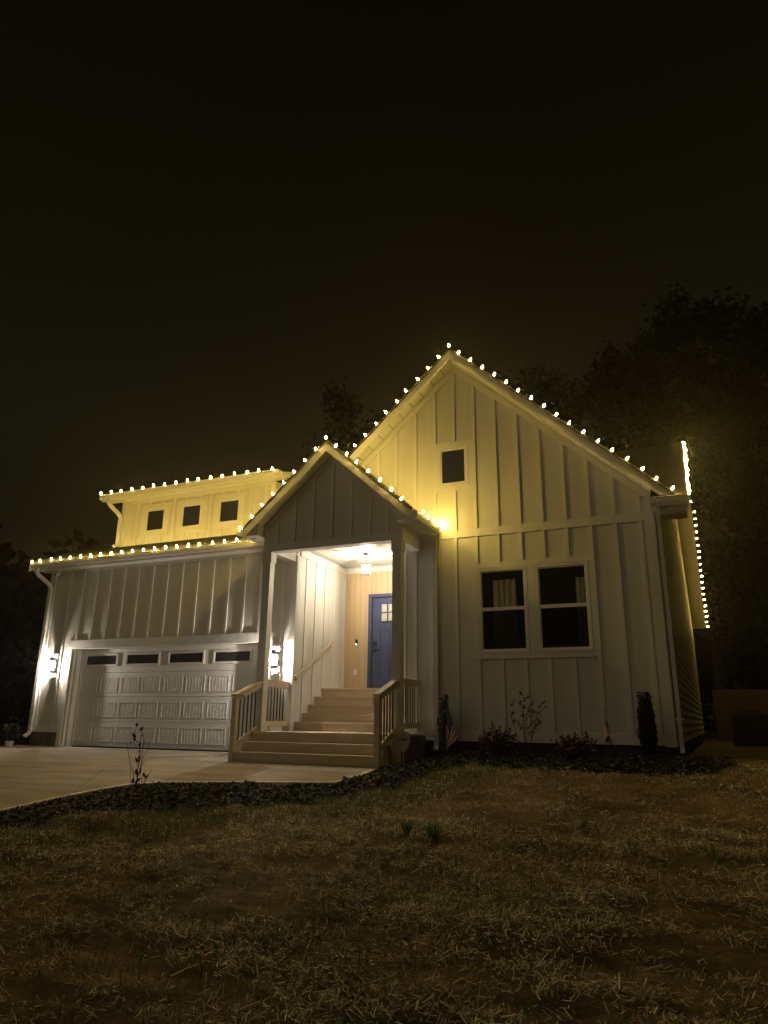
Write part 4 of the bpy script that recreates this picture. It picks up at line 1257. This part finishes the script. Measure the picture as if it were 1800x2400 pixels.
# emblem then bold slanted letters, small dashes of print above and below
ink.prism([(-0.088, 0.405), (-0.074, 0.424), (-0.060, 0.412), (-0.048, 0.42), (-0.048, 0.392), (-0.062, 0.398), (-0.076, 0.386)], (yy_, -0.0042), 'Y')
for (x0, s_) in ((-0.034, 'Z'), (-0.006, 'U'), (0.026, 'I'), (0.048, 'T')):
    if s_ == 'Z': bar(x0, .424, x0+.022, .424); bar(x0+.022, .424, x0, .388); bar(x0, .388, x0+.022, .388)
    if s_ == 'U': bar(x0+.004, .424, x0, .388); bar(x0, .388, x0+.02, .388); bar(x0+.02, .388, x0+.024, .424)
    if s_ == 'I': bar(x0, .388, x0+.004, .424)
    if s_ == 'T': bar(x0-.01, .424, x0+.024, .424); bar(x0+.008, .424, x0+.004, .374)
for (a, b, z) in ((-0.04, 0.005, 0.487), (0.012, 0.04, 0.49), (-0.05, -0.01, 0.307), (0.0, 0.045, 0.307), (-0.02, 0.02, 0.475)):
    bar(a, z, b, z, 0.0035)
ink.build('lettering', M['signink'], ys_)

# flags
def flagmat():
    m, n, b = newmat('flag_cloth')
    uv = n.nodes.new('ShaderNodeUVMap'); sp = n.nodes.new('ShaderNodeSeparateXYZ')
    n.links.new(uv.outputs[0], sp.inputs[0])
    def math_(op, a, bb):
        k = n.nodes.new('ShaderNodeMath'); k.operation = op
        for i, q in enumerate((a, bb)):
            if isinstance(q, (int, float)): k.inputs[i].default_value = q
            else: n.links.new(q, k.inputs[i])
        return k.outputs[0]
    u, v = sp.outputs[0], sp.outputs[1]
    stripe = math_('MODULO', math_('FLOOR', math_('MULTIPLY', v, 13), 0), 2)     # 0 = red first and last
    mix1 = n.nodes.new('ShaderNodeMix'); mix1.data_type = 'RGBA'
    n.links.new(stripe, mix1.inputs['Factor'])
    mix1.inputs['A'].default_value = (0.34, 0.025, 0.03, 1); mix1.inputs['B'].default_value = (0.85, 0.80, 0.74, 1)
    # stars: dots on a staggered grid inside the canton
    fu = math_('SUBTRACT', math_('FRACT', math_('MULTIPLY', u, 15), 0), 0.5)
    fv = math_('SUBTRACT', math_('FRACT', math_('MULTIPLY', v, 13*9/7*1.0), 0), 0.5)
    d2 = math_('ADD', math_('MULTIPLY', fu, fu), math_('MULTIPLY', fv, fv))
    star = math_('LESS_THAN', d2, 0.06)
    mix2 = n.nodes.new('ShaderNodeMix'); mix2.data_type = 'RGBA'
    n.links.new(star, mix2.inputs['Factor'])
    mix2.inputs['A'].default_value = (0.012, 0.016, 0.06, 1); mix2.inputs['B'].default_value = (0.62, 0.58, 0.52, 1)
    cant = math_('MULTIPLY', math_('LESS_THAN', u, 0.4), math_('GREATER_THAN', v, 6/13))
    mix3 = n.nodes.new('ShaderNodeMix'); mix3.data_type = 'RGBA'
    n.links.new(cant, mix3.inputs['Factor'])
    n.links.new(mix1.outputs['Result'], mix3.inputs['A']); n.links.new(mix2.outputs['Result'], mix3.inputs['B'])
    n.links.new(mix3.outputs['Result'], b.inputs['Base Color'])
    b.inputs['Roughness'].default_value = 0.8
    return m
M['flag'] = flagmat()
def flag(loc, label, fn, pole):
    t = thing('small_flag', label, 'flag', loc, 'small stick flags in the mulch bed')
    nu, nv = 26, 16
    vs = []; uvs = []
    for j in range(nv+1):
        for i in range(nu+1):
            vs.append(fn(i/nu, j/nv)); uvs.append((i/nu, j/nv))
    fs = [(j*(nu+1)+i, j*(nu+1)+i+1, (j+1)*(nu+1)+i+1, (j+1)*(nu+1)+i) for j in range(nv) for i in range(nu)]
    me = bpy.data.meshes.new('cloth'); me.from_pydata(vs, [], fs)
    ul = me.uv_layers.new(name='UVMap')
    for l in me.loops: ul.data[l.index].uv = uvs[l.vertex_index]
    me.materials.append(M['flag']); me.polygons.foreach_set('use_smooth', [True]*len(me.polygons)); me.update()
    link('cloth', me, t)
    MB().tube(pole, 0.005, 6).build('stick', M['twig'], t)
    MB().lathe([(0.002, 0), (0.009, 0.006), (0.009, 0.016), (0.002, 0.024)], pole[-1], 8).build('finial', M['bronze'], t)
    return t
# left flag: hoist along a leaning stick, cloth hanging to a point
def fn_left(u, v):
    hoist = Vector((0.14, 0.0, 0.30)).lerp(Vector((-0.06, 0.0, 0.82)), v)
    drop = Vector((-0.20, 0.0, -0.17)).lerp(Vector((-0.03, 0.0, -0.66)), v)
    fold = 0.03*math.sin(15*v + 4*u)*(0.15 + u)
    return tuple(hoist + drop*u + Vector((0.02*math.sin(5*u+3*v)*u, fold, 0)))
flag((-3.40, -0.80, gz(-3.40, -.80)), 'small striped flag on a leaning stick beside the slim speckled shrub', fn_left, [(0.29, 0, -0.03), (0.16, 0, 0.25), (-0.075, 0, 0.86)])
# right flag: cloth furled down its upright stick
def fn_right(u, v):
    z = 0.66 - 0.22*(1-v) - 0.26*u
    a = 7.0*u + 1.0*(1-v)
    r = 0.015 + 0.075*(1-v)*(0.3+u) + 0.04*u
    return (0.035*(1-v) + r*math.sin(a)*0.6 + 0.01, r*math.cos(a)*0.55, z)
flag((-0.95, -0.75, gz(-.95, -.75)), 'small striped flag furled on an upright stick near the dark evergreen', fn_right, [(0.0, 0, -0.03), (0.0, 0, 0.72)])

# weeds and grass tufts on the lawn
def weed_mesh(n, size, spread, h):
    mb = MB()
    for i in range(n):
        a = random.uniform(0, 6.28); L = random.uniform(0.3, 1)*spread; z = h*random.uniform(0.4, 1)
        c = Vector((math.cos(a)*L, math.sin(a)*L, z)); d = Vector((math.cos(a), math.sin(a), random.uniform(-0.9, -0.1))).normalized()
        s_ = d.cross(Vector((0, 0, 1))).normalized(); u_ = s_.cross(d)
        k = size*random.uniform(0.7, 1.2)
        mb.add([c - d*k*0.5, c + s_*k*0.34 - d*k*0.12 + u_*k*0.05, c + d*k*0.62 - u_*k*0.08, c - s_*k*0.34 - d*k*0.12 + u_*k*0.05, c - u_*k*0.03],
               [(0, 1, 4), (1, 2, 4), (2, 3, 4), (3, 0, 4)])
    return mb
def weed_plant(loc, label, n, size, spread, h, group='broad leaved weeds in the lawn'):
    t = thing('weed', label, 'weed', loc, group)
    weed_mesh(n, size, spread, h).build('foliage', M['weed'], t)
    st = MB()
    for i in range(3):
        a = random.uniform(0, 6.28)
        st.tube([(0, 0, -0.01), (math.cos(a)*spread*0.6, math.sin(a)*spread*0.6, h*0.9)], [0.002, 0.0012], 4)
    st.build('stem', M['grass'], t)
for (x, y, n_, s_, sp_, h_, lb_) in (
    (-0.47, -8.58, 9, 0.042, 0.035, 0.075, 'largest broad leaved weed at the bottom edge of the lawn, right of centre'),
    (-0.92, -7.85, 7, 0.040, 0.035, 0.085, 'broad leaved weed standing alone in the middle of the foreground straw'),
    (-2.78, -8.18, 9, 0.042, 0.05, 0.08, 'pair of broad leaves left of the three clustered seedlings in the left foreground'), (-2.65, -8.13, 6, 0.04, 0.04, 0.07, 'broad leaved seedling just right of the leafiest left foreground weed'), (-2.25, -7.99, 5, 0.04, 0.04, 0.07, 'rightmost broad leaved seedling of the left foreground patch'), (-3.23, -7.68, 9, 0.04, 0.06, 0.08, 'leafy weed farthest back in the left foreground patch'),
    (-2.65, -8.69, 6, 0.032, 0.03, 0.06, 'small weed seedling low in the left foreground, left of the bare straw'), (-2.25, -8.54, 5, 0.034, 0.03, 0.06, 'single small weed near the middle of the left foreground seedlings'), (-2.15, -8.40, 7, 0.036, 0.035, 0.07, 'weed seedling with upright yellowish leaves right in the left foreground patch'), (-2.32, -8.67, 6, 0.03, 0.03, 0.05, 'lowest weed seedling of the left foreground patch'),
    (-2.92, -8.78, 8, 0.026, 0.04, 0.05, 'fine leaved weed toward the lower left corner'), (-3.64, -8.0, 6, 0.035, 0.04, 0.06, 'lone weed seedling left of the foreground patch'), (-4.1, -7.75, 6, 0.04, 0.05, 0.08, 'leftmost tall weed seedling behind the foreground patch'),
    (-0.04, -8.52, 4, 0.03, 0.03, 0.05, 'tiny weed at the bottom edge right of the largest weed'), (-1.14, -4.01, 7, 0.05, 0.05, 0.16, 'tall drooping weed standing alone on the far lawn before the sapling'), (0.09, -5.26, 10, 0.045, 0.16, 0.07, 'loose row of weeds beside the pale grass tufts on the right'),
    (0.65, -4.73, 7, 0.05, 0.05, 0.17, 'tall weed at the right edge of the lawn'), (-5.36, -7.21, 14, 0.05, 0.12, 0.07, 'cluster of pale weeds at the left edge of the lawn'),
    (-4.95, -4.72, 14, 0.045, 0.09, 0.14, 'pale green leafy weed at the front of the mulch by the walkway'), (-5.2, -4.95, 8, 0.045, 0.07, 0.08, 'low weed at the mulch edge beside the pale green leafy weed')):
    weed_plant((x, y, float(zl(x, y))), lb_, n_, s_, sp_, h_)
def tuft(loc, label, n, L, m='grass'):
    t = thing('grass_tuft', label, 'grass tuft', loc, 'grass tufts standing in the lawn')
    mb = MB()
    for i in range(n):
        a = random.uniform(0, 6.28); k = L*random.uniform(0.5, 1.1); s_ = Vector((-math.sin(a), math.cos(a), 0))*0.004
        lean = random.uniform(0.25, 1.0)
        p0 = Vector((random.gauss(0, .02), random.gauss(0, .02), 0)); p1 = p0 + Vector((math.cos(a)*k*lean*0.5, math.sin(a)*k*lean*0.5, k*0.6)); p2 = p0 + Vector((math.cos(a)*k*lean, math.sin(a)*k*lean, k*(0.95-0.65*lean)))
        mb.add([p0-s_, p0+s_, p1+s_*0.8, p1-s_*0.8, p2], [(0, 1, 2, 3), (3, 2, 4)])
    mb.build('blades', M['weed'] if m == 'weed' else M['grass'], t)
tuft((-2.03, -5.5, float(zl(-2.03, -5.5))), 'widest clump of taller green grass in the middle of the lawn', 130, 0.24)
tuft((-2.35, -5.35, float(zl(-2.35, -5.35))), 'grass clump just left of the widest clump', 50, 0.18)
tuft((-0.75, -4.79, float(zl(-.75, -4.79))), 'spreading pale grass tuft halfway to the house', 34, 0.24, 'weed')
tuft((-0.25, -5.45, float(zl(-.25, -5.45))), 'small pale grass tuft right of the lawn centre', 22, 0.18, 'weed')
tuft((0.38, -5.48, float(zl(.38, -5.48))), 'spreading pale grass tuft near the right edge of the lawn', 34, 0.26, 'weed')
tuft((-3.18, -6.08, float(zl(-3.18, -6.08))), 'single dark upright grass tuft left of the lawn centre', 16, 0.17)

# ---------------------------------------------------------------- background: fence, bin, trees
fc = thing('fence', 'dim wooden board fence behind the right side of the house', 'fence', (0.9, 19.0, 0.0))
for i in range(46):
    x0 = i*0.142
    box_part('board', M['fence'], fc, x0, x0+0.134, -0.012, 0.012, -0.1, 1.95 + random.uniform(-.01, .01))
for z in (0.4, 1.6):
    box_part('rail', M['fence'], fc, 0, 6.6, 0.013, 0.05, z-0.04, z+0.04)
for i in range(4):
    box_part('post', M['fence'], fc, i*2.1, i*2.1+0.09, 0.051, 0.14, -0.2, 1.9)
bn = thing('covered_grill', 'black covered shape standing in front of the fence on the right', 'grill', (1.75, 13.2, -0.02))
MB().hexa([(-0.5, -0.3, 0.05), (0.5, -0.3, 0.05), (0.5, 0.3, 0.05), (-0.5, 0.3, 0.05), (-0.47, -0.28, 0.95), (0.5, -0.28, 0.95), (0.5, 0.28, 0.95), (-0.47, 0.28, 0.95)]).build('cover', M['binplastic'], bn)
MB().hexa([(-0.47, -0.28, 0.951), (0.5, -0.28, 0.951), (0.5, 0.28, 0.951), (-0.47, 0.28, 0.951), (-0.33, -0.2, 1.10), (0.38, -0.2, 1.10), (0.38, 0.2, 1.10), (-0.33, 0.2, 1.10)]).build('hood', M['binplastic'], bn)
for sx in (-0.42, 0.42):
    MB().box(sx-0.03, sx+0.03, -0.25, 0.25, -0.06, 0.05).build('leg', M['binplastic'], bn)

def tree(loc, label, h, lobes, n, size):
    t = thing('tree', label, 'tree', loc, 'trees behind the house')
    tk = MB()
    tk.tube([(0, 0, -0.5), (0.15, 0, h*0.25), (-0.1, 0.1, h*0.55), (0.1, 0, h*0.85)], [0.42, 0.34, 0.24, 0.06], 8)
    for (c, r) in lobes[:9]:
        z0 = max(h*0.3, c[2]*0.6)
        tk.tube([(0, 0, z0), (c[0]*0.5, c[1]*0.5, (z0+c[2])/2 + 0.3), (c[0], c[1], c[2])], [0.10, 0.06, 0.02], 5)
    tk.build('trunk', M['bark'], t)
    P = []
    tot = sum(r[0]*r[2] for _, r in lobes)
    for (c, r) in lobes:
        k = max(20, int(n*r[0]*r[2]/tot))
        # twiggy clumps on the lobe
        m_ = max(8, k//16)
        cc = in_ellipsoid(m_, c, r)
        idx = rng.integers(0, m_, k)
        P.append(leaf_quads(cc[idx] + rng.normal(0, size*1.8, (k, 3)), 1, size, k, 1.5))
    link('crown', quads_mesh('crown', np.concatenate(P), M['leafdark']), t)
    return t
def lobes_for(h, w, n, zlo=0.35):
    out = []
    for i in range(n):
        z = random.uniform(zlo, 0.90); a = random.uniform(0, 6.28)
        rad = w*(0.9 - 0.55*ss(0.6, 1.0, z))*math.sqrt(random.uniform(0.05, 1))
        r = w*random.uniform(0.20, 0.38)
        out.append(((math.cos(a)*rad, math.sin(a)*rad*0.7, z*h), (r, r, r*0.7)))
    for i in range(5):
        a = random.uniform(0, 6.28); q = w*random.uniform(0.1, 0.55)
        out.append(((math.cos(a)*q, math.sin(a)*q, h*random.uniform(0.88, 0.965)), (w*0.2, w*0.2, h*0.03)))
    return out
for (x, y, h, w, n_, lb_) in (
    (4.4, 25, 22.4, 3.6, 22000, 'tallest dark tree at the far right behind the house'),
    (1.4, 27, 24.0, 3.0, 17000, 'dark tree rising just left of the tallest tree'),
    (-1.8, 27, 22.8, 3.2, 17000, 'dark tree behind the lower right slope of the main gable'),
    (-5.4, 28, 21.4, 3.4, 17000, 'dark tree behind the upper right slope of the main gable'),
    (-9.2, 28, 21.6, 2.8, 11000, 'dark tree just right of the main gable peak'),
    (-15.6, 25, 18.9, 2.6, 9000, 'dark tree behind the left slope of the main gable'),
    (-19.2, 25, 21.5, 2.3, 10000, 'dark tree rising behind the porch gable peak'),
    (8.2, 24, 21.8, 4.4, 18000, 'dark tree at the right frame edge')):
    x, y, h, w = 0.41 + 1.5*(x - 0.41), -12.3 + 1.5*(y + 12.3), 0.66 + 1.5*(h - 0.66), 1.5*w
    tree((x, y, 0), lb_, h, lobes_for(h, w, 44, 0.15), n_, 0.31)
# far woods along the horizon
nw = 60000
ang = rng.uniform(-2.2, 0.9, nw)
rad = rng.uniform(66, 84, nw)
hx = 0.41 + rad*np.sin(ang); hy = -12.3 + rad*np.cos(ang)
top = 12 + 12*ss(-0.55, -1.2, ang) + 2.5*np.sin(ang*9) + 1.5*np.sin(ang*23 + 1) + 1.0*np.sin(ang*51)
c = np.stack([hx, hy, -0.5 + (top + 0.5)*rng.uniform(0, 1, nw)**0.8], -1)
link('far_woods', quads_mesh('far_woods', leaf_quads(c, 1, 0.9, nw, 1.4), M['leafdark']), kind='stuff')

# ---------------------------------------------------------------- night haze that glows round the lamps
HAZE = True
if HAZE:
    m = bpy.data.materials.new('haze'); m.use_nodes = True
    n = m.node_tree; n.nodes.clear()
    out = n.nodes.new('ShaderNodeOutputMaterial')
    pv = n.nodes.new('ShaderNodeVolumePrincipled')
    pv.inputs['Color'].default_value = (0.9, 0.9, 0.9, 1)
    pv.inputs['Density'].default_value = 0.0009
    pv.inputs['Anisotropy'].default_value = 0.86
    n.links.new(pv.outputs[0], out.inputs['Volume'])
    link('haze', MB().box(-95, 95, -65, 125, -8, 42).mesh('haze', m), kind='stuff')
SC.cycles.volume_step_rate = 4
SC.cycles.volume_bounces = 0
